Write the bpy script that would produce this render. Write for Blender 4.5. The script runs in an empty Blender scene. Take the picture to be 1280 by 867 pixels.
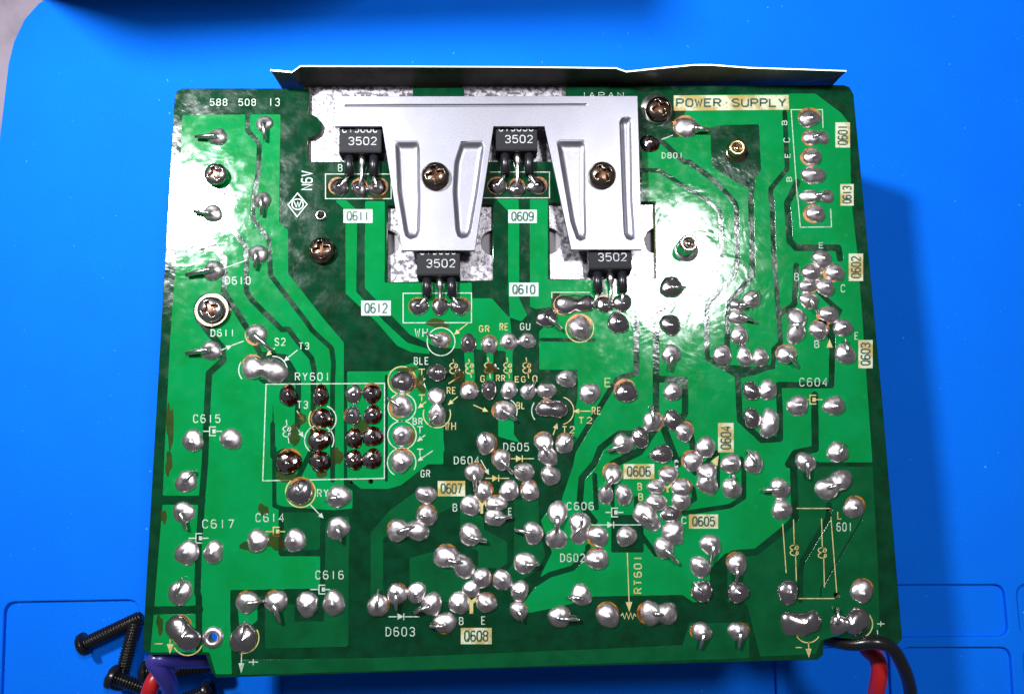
import bpy, bmesh, math, random
import numpy as np
from mathutils import Vector, Matrix, Euler

# ------------------------------------------------------------------ camera, light, exposure
# 1 Blender unit = 100 mm.  All lengths below are in mm and scaled by S.
S = 0.01
BOARD_Z = 41.6           # top of the board above the mat (mm)
FOC = 1000.0             # focal length in photo pixels (photo 1280 x 867)
CAMR = (-0.162, 0.030, 0.016)       # rotation vector board -> camera
CAMT = (2.273, -2.946, -175.622)    # translation board -> camera (mm)

scn = bpy.context.scene
th = Vector(CAMR).length
Rm = Matrix.Rotation(th, 3, Vector(CAMR).normalized())
CAM_B = -(Rm.transposed() @ Vector(CAMT))           # camera in board coordinates (z = 0 at board top)
cam_d = bpy.data.cameras.new('camera')
cam = bpy.data.objects.new('camera', cam_d)
scn.collection.objects.link(cam)
scn.camera = cam
cam_d.sensor_width = 36.0
cam_d.lens = 36.0 * FOC / 1280.0
cam_d.clip_start = 0.05
cam_d.clip_end = 200
M4 = Rm.transposed().to_4x4()
M4.translation = (CAM_B + Vector((0, 0, BOARD_Z))) * S
cam.matrix_world = M4

world = bpy.data.worlds.new('World')
scn.world = world
world.use_nodes = True
bg = world.node_tree.nodes['Background']
bg.inputs[0].default_value = (0.93, 0.93, 1.0, 1)
bg.inputs[1].default_value = 0.095

def lamp(name, pos, size, watts, col, aim=(0, 0), spread=180):
    d = bpy.data.lights.new(name, 'AREA')
    d.shape = 'DISK'; d.size = size * S; d.energy = watts; d.color = col; d.spread = math.radians(spread)
    o = bpy.data.objects.new(name, d); scn.collection.objects.link(o)
    o.location = Vector(pos) * S
    o.rotation_euler = (Vector((aim[0], aim[1], BOARD_Z)) * S - o.location).to_track_quat('-Z', 'Y').to_euler()
    return o
lamp('desk_lamp_light', (-205, 155, 330 + BOARD_Z), 42, 88, (0.94, 0.97, 1.0), (-55, 120), 88)
lamp('ceiling_lamp_light', (186, 190, 650 + BOARD_Z), 122, 285, (0.96, 0.97, 1.0), (25, 15))

vs = scn.view_settings
vs.view_transform = 'Standard'
try: vs.look = 'None'
except Exception: pass
vs.exposure = 0.0
vs.gamma = 1.0
vs.use_curve_mapping = False
scn.cycles.max_bounces = 6
scn.cycles.sample_clamp_indirect = 6

# ------------------------------------------------------------------ layout helpers
Rt = Rm.transposed()
def at(x, y, z=0.0):
    """photo pixel -> point (mm, board coordinates) on the plane z above the board top"""
    d = Rt @ Vector(((x - 640) / FOC, -(y - 433.5) / FOC, -1.0))
    k = (z - CAM_B.z) / d.z
    p = CAM_B + d * k
    return Vector((p.x, p.y, z))
MM_PX = (at(641, 433.5) - at(640, 433.5)).length
CROP = {'A': (180, 70), 'B': (380, 70), 'C': (600, 70), 'D': (820, 70), 'E': (180, 240), 'F': (380, 240),
        'G': (600, 240), 'H': (820, 240), 'I': (180, 400), 'J': (380, 400), 'K': (600, 400), 'L': (840, 400),
        'M': (180, 560), 'N': (380, 560), 'O': (600, 560), 'P': (840, 560), 'Q': (80, 687), 'R': (300, 687),
        'S': (500, 687), 'T': (720, 687), 'U': (940, 687)}
def sc_(k): return 4.564 if k in 'HP' else 4.815
def c(k, pts):
    """survey sheet k -> photo pixels"""
    o = CROP[k]; s = sc_(k)
    return [(o[0] + x / s, o[1] + y / s) for x, y in pts]
def c1(k, x, y): return c(k, [(x, y)])[0]

rnd = random.Random(7)
COL = scn.collection
def link(o, parent=None, loc=None):
    COL.objects.link(o)
    if parent is not None: o.parent = parent
    if loc is not None: o.location = Vector(loc) * S
    return o
def mesh_obj(name, verts, faces, mat, parent=None, loc=None, smooth=False):
    me = bpy.data.meshes.new(name)
    me.from_pydata([tuple(Vector(v) * S) for v in verts], [], faces)
    if smooth:
        for p in me.polygons: p.use_smooth = True
    me.materials.append(mat)
    me.validate(); me.update()
    return link(bpy.data.objects.new(name, me), parent, loc)
def empty(name, loc, parent=None):
    o = bpy.data.objects.new(name, None); o.empty_display_size = 0.05
    return link(o, parent, loc)
def tag(o, label=None, cat=None, group=None, kind=None):
    if label: o['label'] = label
    if cat: o['category'] = cat
    if group: o['group'] = group
    if kind: o['kind'] = kind
    return o

def curve_slab(name, loops, z0, z1, mat, parent=None, bevel=0.0, loc=None, res=1):
    """closed outlines (mm, first = outside, others = holes) -> slab between z0 and z1"""
    cu = bpy.data.curves.new(name, 'CURVE'); cu.dimensions = '2D'; cu.fill_mode = 'BOTH'
    for lp in loops:
        sp = cu.splines.new('POLY'); sp.points.add(len(lp) - 1)
        for i, p in enumerate(lp): sp.points[i].co = (p[0] * S, p[1] * S, 0, 1)
        sp.use_cyclic_u = True
    b = bevel
    cu.extrude = max(1e-6, ((z1 - z0) / 2 - b) * S)
    if b > 0:
        cu.bevel_depth = b * S; cu.bevel_resolution = res; cu.offset = -b * S
    tmp = bpy.data.objects.new(name + '_tmp', cu); COL.objects.link(tmp)
    dg = bpy.context.evaluated_depsgraph_get(); dg.update()
    me = bpy.data.meshes.new_from_object(tmp.evaluated_get(dg))
    bpy.data.objects.remove(tmp); bpy.data.curves.remove(cu)
    me.name = name
    n = len(me.vertices); co = np.empty(n * 3, 'f'); me.vertices.foreach_get('co', co)
    co = co.reshape(-1, 3); co[:, 2] += (z0 + z1) / 2 * S
    me.vertices.foreach_set('co', co.ravel()); me.materials.clear(); me.materials.append(mat); me.update()
    return link(bpy.data.objects.new(name, me), parent, loc)

def tube(pts, radii, n=10, caps=True):
    """verts/faces of a tube through pts with radii"""
    V, F = [], []
    pts = [Vector(p) for p in pts]
    up = Vector((0, 0, 1))
    prev = None
    for i, p in enumerate(pts):
        t = (pts[min(i + 1, len(pts) - 1)] - pts[max(i - 1, 0)]).normalized()
        a = prev if prev is not None else (up if abs(t.z) < 0.9 else Vector((1, 0, 0)))
        x = (a - t * a.dot(t)).normalized(); prev = x
        y = t.cross(x)
        r = radii[i] if hasattr(radii, '__len__') else radii
        for k in range(n):
            an = 2 * math.pi * k / n
            V.append(p + (x * math.cos(an) + y * math.sin(an)) * r)
    for i in range(len(pts) - 1):
        for k in range(n):
            k2 = (k + 1) % n
            F.append((i * n + k, i * n + k2, (i + 1) * n + k2, (i + 1) * n + k))
    if caps:
        F.append(tuple(reversed(range(n)))); F.append(tuple(range((len(pts) - 1) * n, len(pts) * n)))
    return V, F
def smooth_path(pts, n=8):
    pts = [Vector(p) for p in pts]; P = [pts[0]] + pts + [pts[-1]]; out = []
    for i in range(1, len(P) - 2):
        for k in range(n):
            t = k / n
            p0, p1, p2, p3 = P[i - 1], P[i], P[i + 1], P[i + 2]
            out.append(0.5 * ((2 * p1) + (p2 - p0) * t + (2 * p0 - 5 * p1 + 4 * p2 - p3) * t * t + (-p0 + 3 * p1 - 3 * p2 + p3) * t ** 3))
    out.append(pts[-1]); return out
def lathe(profile, n=32):
    V, F = [], []
    for r, z in profile:
        for k in range(n):
            a = 2 * math.pi * k / n; V.append((r * math.cos(a), r * math.sin(a), z))
    for i in range(len(profile) - 1):
        for k in range(n):
            k2 = (k + 1) % n
            F.append((i * n + k, i * n + k2, (i + 1) * n + k2, (i + 1) * n + k))
    return V, F

# ------------------------------------------------------------------ materials
def mat(name, base, rough=0.5, metal=0.0, spec=0.5, coat=0.0, coat_rough=0.1,
        var=None, bump=None, rough_var=None):
    """var = [(scale, low, high, colour2, detail)], bump = [(scale, strength, distance, lo, hi)]"""
    m = bpy.data.materials.new(name); m.use_nodes = True
    nt = m.node_tree; b = nt.nodes['Principled BSDF']
    b.inputs['Base Color'].default_value = (*base, 1); b.inputs['Roughness'].default_value = rough
    b.inputs['Metallic'].default_value = metal; b.inputs['Specular IOR Level'].default_value = spec
    b.inputs['Coat Weight'].default_value = coat; b.inputs['Coat Roughness'].default_value = coat_rough
    tc = nt.nodes.new('ShaderNodeTexCoord')
    def noise(scale, detail=4, rg=0.55, dist=0.0):
        n = nt.nodes.new('ShaderNodeTexNoise'); n.inputs['Scale'].default_value = scale
        n.inputs['Detail'].default_value = detail; n.inputs['Roughness'].default_value = rg
        n.inputs['Distortion'].default_value = dist
        nt.links.new(tc.outputs['Object'], n.inputs['Vector']); return n.outputs['Fac']
    def ramp(sock, lo, hi):
        r = nt.nodes.new('ShaderNodeMapRange'); r.inputs['From Min'].default_value = lo
        r.inputs['From Max'].default_value = hi; r.interpolation_type = 'SMOOTHSTEP'
        nt.links.new(sock, r.inputs['Value']); return r.outputs['Result']
    last = None
    for v in (var or []):
        f = ramp(noise(v[0], v[4] if len(v) > 4 else 4), v[1], v[2])
        mx = nt.nodes.new('ShaderNodeMix'); mx.data_type = 'RGBA'
        if last is None: mx.inputs['A'].default_value = (*base, 1)
        else: nt.links.new(last, mx.inputs['A'])
        mx.inputs['B'].default_value = (*v[3], 1); nt.links.new(f, mx.inputs['Factor'])
        last = mx.outputs['Result']
    if last is not None: nt.links.new(last, b.inputs['Base Color'])
    if rough_var:
        f = ramp(noise(rough_var[0]), rough_var[1], rough_var[2])
        mr = nt.nodes.new('ShaderNodeMapRange'); mr.inputs['To Min'].default_value = rough_var[3]
        mr.inputs['To Max'].default_value = rough_var[4]; nt.links.new(f, mr.inputs['Value'])
        nt.links.new(mr.outputs['Result'], b.inputs['Roughness'])
    nrm = None
    for (s, st, dist, lo, hi) in (bump or []):
        f = ramp(noise(s, 3, 0.6, 0.4), lo, hi)
        bn = nt.nodes.new('ShaderNodeBump'); bn.inputs['Strength'].default_value = st
        bn.inputs['Distance'].default_value = dist * S; nt.links.new(f, bn.inputs['Height'])
        if nrm is not None: nt.links.new(nrm, bn.inputs['Normal'])
        nrm = bn.outputs['Normal']
    if nrm is not None:
        nt.links.new(nrm, b.inputs['Normal'])
        if coat > 0: nt.links.new(nrm, b.inputs['Coat Normal'])
    return m

M = {}
M['bare'] = mat('bare_solder_mask', (0.0008, 0.038, 0.014), 0.2, spec=0.45,
                var=[(30, 0.35, 0.7, (0.0008, 0.024, 0.007))],
                bump=[(95, 0.10, 0.04, 0.42, 0.66), (14, 0.16, 0.2, 0.3, 0.7)], rough_var=(25, 0.35, 0.65, 0.08, 0.17))
M['copper'] = mat('mask_over_copper', (0.0003, 0.208, 0.052), 0.15, spec=0.42,
                  var=[(11, 0.35, 0.65, (0.0003, 0.178, 0.036)), (60, 0.6, 0.75, (0.0006, 0.225, 0.055))],
                  bump=[(11, 0.13, 0.2, 0.35, 0.65), (120, 0.045, 0.03, 0.5, 0.7)], rough_var=(30, 0.35, 0.7, 0.07, 0.13))
M['copper_dark'] = mat('mask_over_copper_dark', (0.001, 0.075, 0.022), 0.15, spec=0.45,
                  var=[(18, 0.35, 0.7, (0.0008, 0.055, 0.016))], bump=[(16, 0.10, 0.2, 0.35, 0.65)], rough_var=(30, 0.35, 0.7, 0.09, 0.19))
M['edge'] = mat('board_laminate', (0.12, 0.15, 0.06), 0.6)
M['solder'] = mat('solder', (0.80, 0.735, 0.74), 0.25, 1.0, var=[(40, 0.42, 0.68, (0.56, 0.51, 0.52))],
                  bump=[(30, 0.12, 0.2, 0.3, 0.7), (300, 0.05, 0.04, 0.4, 0.7)], rough_var=(60, 0.3, 0.7, 0.27, 0.42))
M['solder_dark'] = mat('smooth_dark_solder', (0.60, 0.55, 0.56), 0.19, 1.0, var=[(40, 0.5, 0.75, (0.42, 0.38, 0.39))],  # darker metal tone paints in the dark reflections on some joints
                       bump=[(30, 0.15, 0.2, 0.3, 0.7)])
M['solder_flux'] = mat('solder_under_brown_flux', (0.40, 0.36, 0.37), 0.18, 1.0,
                       var=[(45, 0.46, 0.58, (0.22, 0.05, 0.012)), (80, 0.56, 0.66, (0.05, 0.02, 0.015))],
                       bump=[(40, 0.3, 0.25, 0.35, 0.65)], coat=0.3)
M['lead'] = mat('tinned_lead', (0.72, 0.69, 0.69), 0.25, 1.0, bump=[(200, 0.1, 0.05, 0.4, 0.7)])
M['pad'] = mat('flux_stained_copper_pad', (0.38, 0.14, 0.012), 0.3, 0.1, var=[(60, 0.42, 0.6, (0.1, 0.03, 0.004))], coat=0.5)
M['ink'] = mat('white_ink', (0.42, 0.49, 0.42), 0.5, var=[(120, 0.47, 0.65, (0.22, 0.34, 0.22))])
M['ink_yellow'] = mat('yellowed_ink', (0.48, 0.42, 0.18), 0.45, var=[(90, 0.45, 0.65, (0.38, 0.25, 0.04))])
M['plate'] = mat('label_ink_white', (0.46, 0.56, 0.51), 0.5, var=[(60, 0.5, 0.7, (0.35, 0.47, 0.41))])
M['plate_yellow'] = mat('label_ink_yellowed', (0.52, 0.52, 0.36), 0.45, var=[(22, 0.42, 0.58, (0.36, 0.25, 0.05)), (150, 0.55, 0.7, (0.3, 0.33, 0.2))])
M['print'] = mat('label_print', (0.006, 0.05, 0.03), 0.5, var=[(140, 0.55, 0.7, (0.06, 0.14, 0.08))])
M['alu'] = mat('pressed_aluminium', (0.31, 0.305, 0.345), 0.38, 0.92, var=[(300, 0.45, 0.7, (0.25, 0.245, 0.29)), (8, 0.4, 0.7, (0.27, 0.265, 0.31))],
               bump=[(500, 0.12, 0.05, 0.35, 0.7)])
M['tinned'] = mat('scuffed_tinned_plate', (0.40, 0.38, 0.41), 0.3, 0.9, var=[(50, 0.45, 0.6, (0.27, 0.245, 0.28)), (20, 0.5, 0.7, (0.33, 0.30, 0.335))],
                  bump=[(120, 0.12, 0.08, 0.4, 0.65)], rough_var=(90, 0.4, 0.6, 0.22, 0.45))
M['sink'] = mat('grey_heat_sink', (0.30, 0.28, 0.30), 0.6, 0.3)
M['shield'] = mat('dark_shield_sheet', (0.10, 0.095, 0.09), 0.45, 0.6, var=[(14, 0.4, 0.7, (0.06, 0.055, 0.05))])
M['shield_edge_lit'] = mat('lit_sheet_edge', (0.85, 0.85, 0.85), 0.35, 0.7)  # light caught on the sheet's top edge, put into a pale colour
M['epoxy'] = mat('black_epoxy', (0.012, 0.0115, 0.015), 0.55, spec=0.2, bump=[(300, 0.15, 0.05, 0.4, 0.7)])
M['sleeve'] = mat('black_sleeve', (0.012, 0.012, 0.016), 0.3)
M['mark'] = mat('package_print', (0.50, 0.50, 0.52), 0.6, var=[(150, 0.48, 0.7, (0.22, 0.22, 0.23))])
M['screw'] = mat('bronzed_screw', (0.32, 0.25, 0.20), 0.2, 1.0, var=[(60, 0.5, 0.7, (0.10, 0.06, 0.04))])
M['screw_bright'] = mat('bright_screw', (0.72, 0.69, 0.66), 0.2, 1.0, var=[(60, 0.5, 0.7, (0.4, 0.34, 0.3))])
M['tarnish'] = mat('tarnished_recess', (0.10, 0.045, 0.025), 0.3, 0.8, var=[(80, 0.45, 0.65, (0.04, 0.02, 0.012))])
M['brass'] = mat('brass', (0.72, 0.58, 0.30), 0.25, 1.0)
M['black_screw'] = mat('black_oxide_screw', (0.018, 0.016, 0.016), 0.25, 0.5)
M['mat'] = mat('blue_silicone', (0.0008, 0.148, 0.78), 0.75, spec=0.06,
               var=[(6, 0.3, 0.7, (0.001, 0.135, 0.76)), (260, 0.4, 0.65, (0.0008, 0.125, 0.70)), (70, 0.715, 0.74, (0.10, 0.33, 0.85))],
               bump=[(220, 0.18, 0.1, 0.3, 0.7)])
M['table'] = mat('grey_table', (0.22, 0.18, 0.22), 0.6, spec=0.2, var=[(5, 0.4, 0.7, (0.10, 0.08, 0.10))])
M['purple'] = mat('purple_pvc', (0.035, 0.028, 0.20), 0.28, bump=[(40, 0.1, 0.2, 0.3, 0.7)])
M['red'] = mat('red_pvc', (0.40, 0.010, 0.013), 0.33, bump=[(40, 0.1, 0.2, 0.3, 0.7)])
M['black_pvc'] = mat('black_pvc', (0.008, 0.008, 0.009), 0.25, bump=[(40, 0.1, 0.2, 0.3, 0.7)])
M['case'] = mat('black_case', (0.02, 0.02, 0.022), 0.5)
M['flux'] = mat('dried_flux', (0.05, 0.03, 0.004), 0.14, spec=0.6, var=[(40, 0.45, 0.65, (0.02, 0.03, 0.004))], bump=[(40, 0.2, 0.15, 0.35, 0.65)])
M['flux'].node_tree.nodes['Principled BSDF'].inputs['Alpha'].default_value = 0.6

# ------------------------------------------------------------------ table, mat
MZ = -BOARD_Z
def at_mat(x, y, z=0.0):
    p = at(x, y, MZ + z); return Vector((p.x, p.y, z))
def arc(cx, cy, r, a0, a1, n=10):
    return [(cx + r * math.cos(math.radians(a0 + (a1 - a0) * i / n)), cy + r * math.sin(math.radians(a0 + (a1 - a0) * i / n))) for i in range(n + 1)]
def rrect(x0, y0, x1, y1, r, n=6):
    return arc(x1 - r, y1 - r, r, 0, 90, n) + arc(x0 + r, y1 - r, r, 90, 180, n) + arc(x0 + r, y0 + r, r, 180, 270, n) + arc(x1 - r, y0 + r, r, 270, 360, n)

tbl = mesh_obj('table_top', [(-700, -600, -2.2), (700, -600, -2.2), (700, 600, -2.2), (-700, 600, -2.2)], [(0, 1, 2, 3)], M['table'])
tag(tbl, 'grey table top beyond the corner of the blue mat', 'table', kind='structure')

def mat_loop(px, r=3.0):
    """pixel corners of a tray on the mat -> rounded outline (mm)"""
    P = [at_mat(*p).xy for p in px]; out = []
    n = len(P)
    for i in range(n):
        a, b, d = P[i - 1], P[i], P[(i + 1) % n]
        u = (a - b).normalized(); v = (d - b).normalized()
        s, e = b + u * r, b + v * r
        for k in range(6):
            t = k / 5
            out.append(tuple((s * (1 - t) ** 2 + b * 2 * t * (1 - t) + e * t * t)))
    return out
e0, e1, e2 = at_mat(0, 165).xy, at_mat(10, 80).xy, at_mat(48, 2).xy
lx = e1.x
dirv = (e1 - e0).normalized()
low = e1 - dirv * 420
corner = [e1, at_mat(17, 52).xy, at_mat(30, 24).xy, at_mat(48, 4).xy, at_mat(75, -12).xy, at_mat(110, -22).xy]
outline = [tuple(p) for p in corner] + [(330, corner[-1].y + 14), (342, corner[-1].y), (330, -330), (low.x + 20, -335), tuple(low)]
trays = [mat_loop([(5, 752), (173, 749), (168, 990), (-4, 990)]),
         mat_loop([(184, 749), (338, 746), (341, 990), (180, 990)]),
         mat_loop([(350, 745), (968, 738), (974, 990), (352, 990)]),
         mat_loop([(982, 809), (1112, 809), (1120, 990), (984, 990)]),
         mat_loop([(982, 731), (1256, 730), (1262, 795), (982, 797)]),
         mat_loop([(1124, 809), (1264, 808.5), (1276, 990), (1130, 990)]),
         mat_loop([(1270, 730), (1420, 729), (1430, 795), (1276, 795)]),
         mat_loop([(1279, 808), (1430, 808), (1440, 990), (1290, 990)])]
mroot = empty('repair_mat', (-70, 20, -2.0))
tag(mroot, 'blue silicone repair mat with shallow moulded trays under the circuit board', 'mat')
ml = Vector((70, -20, 2.0))
mo = curve_slab('mat_surface', [list(reversed(outline))] + trays, -1.4, 0.0, M['mat'], mroot, 0.4, ml, 2)
mb = curve_slab('tray_floor', [list(reversed([(x * 0.999, y * 0.999) for x, y in outline]))], -2.0, -1.2, M['mat'], mroot, 0.0, ml)
for o in (mo, mb):
    for p in o.data.polygons: p.use_smooth = False

# ------------------------------------------------------------------ the board
root = empty('circuit_board', (0, 0, 0))
tag(root, 'green power supply circuit board, solder side up, with aluminium bracket and screws', 'circuit board')
TOP = (0, 0, BOARD_Z)
def part(name, V, F, m, smooth=False): return mesh_obj(name, V, F, m, root, TOP, smooth)
def pxm(pts, z=0.0): return [at(x, y, z).xy for x, y in pts]

def earc(cx, cy, rx, ry, a0, a1, n=10):
    return [(cx + rx * math.cos(math.radians(a0 + (a1 - a0) * i / n)), cy + ry * math.sin(math.radians(a0 + (a1 - a0) * i / n))) for i in range(n + 1)]
board_px = ([(228, 110.5)] + [(386, 110.6), (386, 142)] + earc(385, 157.5, 17, 15, -90, 90) + [(385, 202), (516, 202), (516, 110)]
            + [(580, 109.5), (580, 202), (707, 202), (707, 108.5)] + [(1054, 106.2), (1062, 109), (1067, 118), (1103, 500), (1128, 798), (1121, 806),
            (1038, 795), (1030, 800), (1029, 818), (1022, 824), (640, 834.5), (290, 846), (270, 846.5), (264, 838), (257, 818), (186, 818), (178, 810),
            (196, 500), (218, 122), (221, 114)])
cuts = [[(484.5, 257), (615.5, 255.5), (616, 350), (484.5, 352.5)],
        [(686.5, 253.5), (818, 252.5), (820, 347.5), (688, 348.5)],
        earc(266.5, 796, 5.5, 5.5, 0, 360, 16)[:-1], earc(401.5, 269.5, 4.5, 4.5, 0, 360, 16)[:-1],
        earc(463.5, 601.5, 2.6, 2.6, 0, 360, 10)[:-1], earc(439, 603, 2.0, 2.0, 0, 360, 10)[:-1],
        earc(1046, 743, 3.6, 3.6, 0, 360, 12)[:-1], earc(1037, 636, 3.2, 3.2, 0, 360, 12)[:-1]]
sub = curve_slab('substrate', [pxm(board_px)] + [pxm(q) for q in cuts], -1.6, 0.0, M['bare'], root, 0.12, TOP)
sub.data.materials.append(M['edge'])
for p in sub.data.polygons:
    if p.normal.z < 0.2: p.material_index = 1

# ---- copper areas: regions minus etched gaps, traced to outlines
RX0, RY0, RX1, RY1, K = 168, 100, 1140, 860, 2.5
NX, NY = int((RX1 - RX0) * K), int((RY1 - RY0) * K)
cu = np.zeros((NY, NX), bool)
def poly_mask(pts):
    P = [((x - RX0) * K, (y - RY0) * K) for x, y in pts]
    x0 = max(0, int(min(p[0] for p in P))); x1 = min(NX, int(max(p[0] for p in P)) + 2)
    y0 = max(0, int(min(p[1] for p in P))); y1 = min(NY, int(max(p[1] for p in P)) + 2)
    X, Y = np.meshgrid(np.arange(x0, x1) + 0.5, np.arange(y0, y1) + 0.5)
    ins = np.zeros(X.shape, bool)
    for i in range(len(P)):
        (ax, ay), (bx, by) = P[i - 1], P[i]
        if ay == by: continue
        cnd = (ay > Y) != (by > Y)
        ins ^= cnd & (X < (bx - ax) * (Y - ay) / (by - ay) + ax)
    return (slice(y0, y1), slice(x0, x1)), ins
def add(pts):
    s, m = poly_mask(pts); cu[s] |= m
def cut(pts):
    s, m = poly_mask(pts); cu[s] &= ~m
def line_mask(pts, w):
    P = [((x - RX0) * K, (y - RY0) * K) for x, y in pts]; h = w * K / 2
    x0 = max(0, int(min(p[0] for p in P) - h)); x1 = min(NX, int(max(p[0] for p in P) + h) + 2)
    y0 = max(0, int(min(p[1] for p in P) - h)); y1 = min(NY, int(max(p[1] for p in P) + h) + 2)
    X, Y = np.meshgrid(np.arange(x0, x1) + 0.5, np.arange(y0, y1) + 0.5)
    m = np.zeros(X.shape, bool)
    for i in range(len(P) - 1):
        (ax, ay), (bx, by) = P[i], P[i + 1]
        dx, dy = bx - ax, by - ay; L2 = dx * dx + dy * dy + 1e-9
        t = np.clip(((X - ax) * dx + (Y - ay) * dy) / L2, 0, 1)
        m |= (X - ax - t * dx) ** 2 + (Y - ay - t * dy) ** 2 < h * h
    return (slice(y0, y1), slice(x0, x1)), m
def gap(pts, w):
    s, m = line_mask(pts, w); cu[s] &= ~m
def trace(pts, w):
    s, m = line_mask(pts, w); cu[s] |= m
def moat(x, y, r): cut(earc(x, y, r, r, 0, 360, 24))

# left half
add([(228, 144), (351, 143), (349, 278), (360.5, 288), (360.5, 342), (406, 400), (430, 428), (430, 606), (441, 613), (441, 636),
     (404, 640), (346, 632), (341, 480), (372, 480), (356, 447), (330, 447), (284, 372), (284, 322), (266, 297), (222, 297)])
add([(221, 313), (267, 313), (284, 330), (284, 372), (323, 437), (326, 474), (341, 482), (341, 632), (352, 637), (352, 690), (400, 692),
     (402, 735), (288, 737), (288, 775), (290, 842), (270, 842), (262, 815), (188, 815), (192, 770), (203, 632), (206, 560), (213, 420)])
gap(c('A', [(625, 345), (625, 450), (695, 530), (690, 700), (660, 860)]) + c('E', [(655, 160), (755, 290), (762, 500), (985, 790)])
    + c('I', [(1010, 60), (1130, 170), (1142, 260), (1135, 390)]) + [(416, 600)], 6)
gap([(222, 241), (284, 240), (288, 250)] + c('E', [(520, 210), (615, 330), (617, 600), (650, 650), (830, 828)])
    + c('I', [(870, 55), (910, 110), (1010, 230), (1025, 300), (1020, 390)]) + [(391, 560), (371, 600)], 6.5)
gap(c('E', [(100, 310), (405, 310), (470, 390), (490, 500), (480, 600), (560, 720), (650, 867)]) + c('I', [(690, 180)]), 7.5)
gap(c('I', [(700, 205), (850, 222), (930, 360), (925, 640)]), 7)
moat(264, 388, 22)
gap(c('I', [(330, 0), (400, 85), (470, 160), (480, 240), (392, 320), (382, 500), (367, 867)]) + c('M', [(350, 300), (330, 600), (322, 867)])
    + c('Q', [(812, 280), (815, 640)]), 8)
gap(c('M', [(60, 312), (345, 312)]), 11)
gap(c('Q', [(500, 365), (815, 358)]), 10)
gap(c('M', [(785, 0), (785, 345), (830, 362), (1060, 380)]) + c('N', [(180, 385), (300, 375)]), 5.5)
gap([(341, 530), (341, 570)], 6)
moat(337, 462, 19); trace([(315, 462), (345, 462)], 24); moat(358, 577, 17)
add(c('M', [(842, 385), (1050, 385), (1062, 400), (1062, 600), (1050, 612), (842, 617)]))
gap(c('M', [(825, 380), (825, 635), (1075, 635)]), 5.5)
add(c('N', [(128, 460), (140, 425), (180, 410), (268, 408), (276, 430), (276, 600)]) + c('R', [(655, 0), (655, 570), (640, 582), (160, 592), (150, 580), (150, 330),
    (240, 320), (330, 330), (330, 430), (480, 428), (508, 400), (510, 0)]))
gap(c('N', [(115, 420), (112, 867)]) + c('R', [(490, 250), (490, 420)]), 6)
add([(296, 745), (322, 745), (322, 775), (300, 792)])
add([(300, 824), (462, 822), (640, 815), (853, 806), (862, 778), (936, 778), (937, 822), (640, 833), (300, 843)])
add(c('N', [(670, 262), (510, 380), (400, 510), (400, 867)]) + c('R', [(785, 360), (865, 360), (862, 0)]) + c('N', [(478, 540), (520, 520), (760, 470), (800, 400), (940, 330), (1000, 345), (960, 220), (800, 250)]))
add([(512, 697), (542, 689), (575, 693), (602, 712), (604, 732), (560, 752), (512, 748)])
add(c('N', [(940, 340), (940, 560), (1050, 620), (1050, 720), (1185, 720), (1225, 690), (1225, 565), (1085, 490), (1080, 420)]))
add(c('O', [(205, 310), (352, 310), (356, 480), (395, 640), (352, 730), (240, 800), (150, 867), (150, 760), (205, 680)]))
# relay / transformer pads
add([(434, 464), (484, 464), (520, 452), (540, 500), (554, 545), (556, 563), (502, 606), (484, 611), (452, 611), (434, 598)])
add(c('J', [(750, 640), (840, 640), (840, 867), (750, 867)]))
gap([(483, 470), (483, 600)], 4)
# upper middle traces
add(c('F', [(185, 50), (255, 50), (322, 112), (315, 600), (480, 775), (620, 905), (750, 945), (760, 975), (650, 965), (560, 925), (430, 775), (250, 610), (250, 112)]))
add(c('F', [(368, 55), (488, 55), (486, 545), (590, 548), (1012, 545), (1012, 640), (1130, 640), (1240, 760), (1260, 960), (800, 935), (640, 860), (365, 578)]))
add(c('G', [(98, 45), (232, 45), (236, 110), (236, 640), (285, 740), (250, 780), (180, 755), (170, 600), (170, 118)]))
add(c('G', [(300, 45), (408, 45), (408, 528), (660, 528), (660, 605), (430, 605), (430, 690), (340, 705), (300, 690)]))
trace(c('J', [(990, 140), (1000, 330), (995, 430)]), 12); trace(c('K', [(60, 140), (60, 420)]), 9); trace(c('K', [(175, 140), (175, 420)]), 9)
add(c('K', [(110, 560), (205, 560), (205, 690), (245, 740), (110, 700)]))
# right half
add([(802, 172), (848, 172), (862, 119), (1019, 117), (1051, 141), (1062, 155), (1064, 250), (1072, 320), (1078, 400), (1090, 570), (1097, 700), (1101, 785),
     (1060, 790), (1026, 800), (1020, 817), (950, 820), (935, 760), (930, 752), (866, 752), (853, 743), (743, 745), (722, 752), (690, 760), (640, 770), (668, 735),
     (690, 690), (676, 650), (700, 620), (716, 560), (718, 520), (722, 495), (722, 462), (674, 462), (674, 414), (690, 400), (700, 366), (690, 350), (820, 349), (820, 252), (802, 252)])
cut(c('D', [(330, 430), (415, 418), (620, 413), (632, 690), (592, 748), (552, 800), (340, 670), (330, 560)]))
cut([(1022, 119), (1062, 119), (1062, 152), (1050, 139)])
gap(c('C', [(940, 690), (1080, 690), (1252, 800)]) + c('D', [(300, 862)]) + c('H', [(365, 115), (376, 400), (330, 450), (200, 580), (0, 700)]), 5)
gap(c('C', [(1075, 500), (1100, 520), (1230, 640)]) + c('D', [(200, 640), (340, 742), (400, 800)]) + c('H', [(452, 65), (460, 100), (465, 400), (440, 480), (290, 640), (290, 867)]) + c('L', [(212, 230), (390, 330)]), 6.5)
gap(c('D', [(580, 760), (570, 867)]) + c('H', [(542, 60), (549, 480), (410, 640), (405, 867)]) + c('L', [(340, 200)]), 7)
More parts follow.
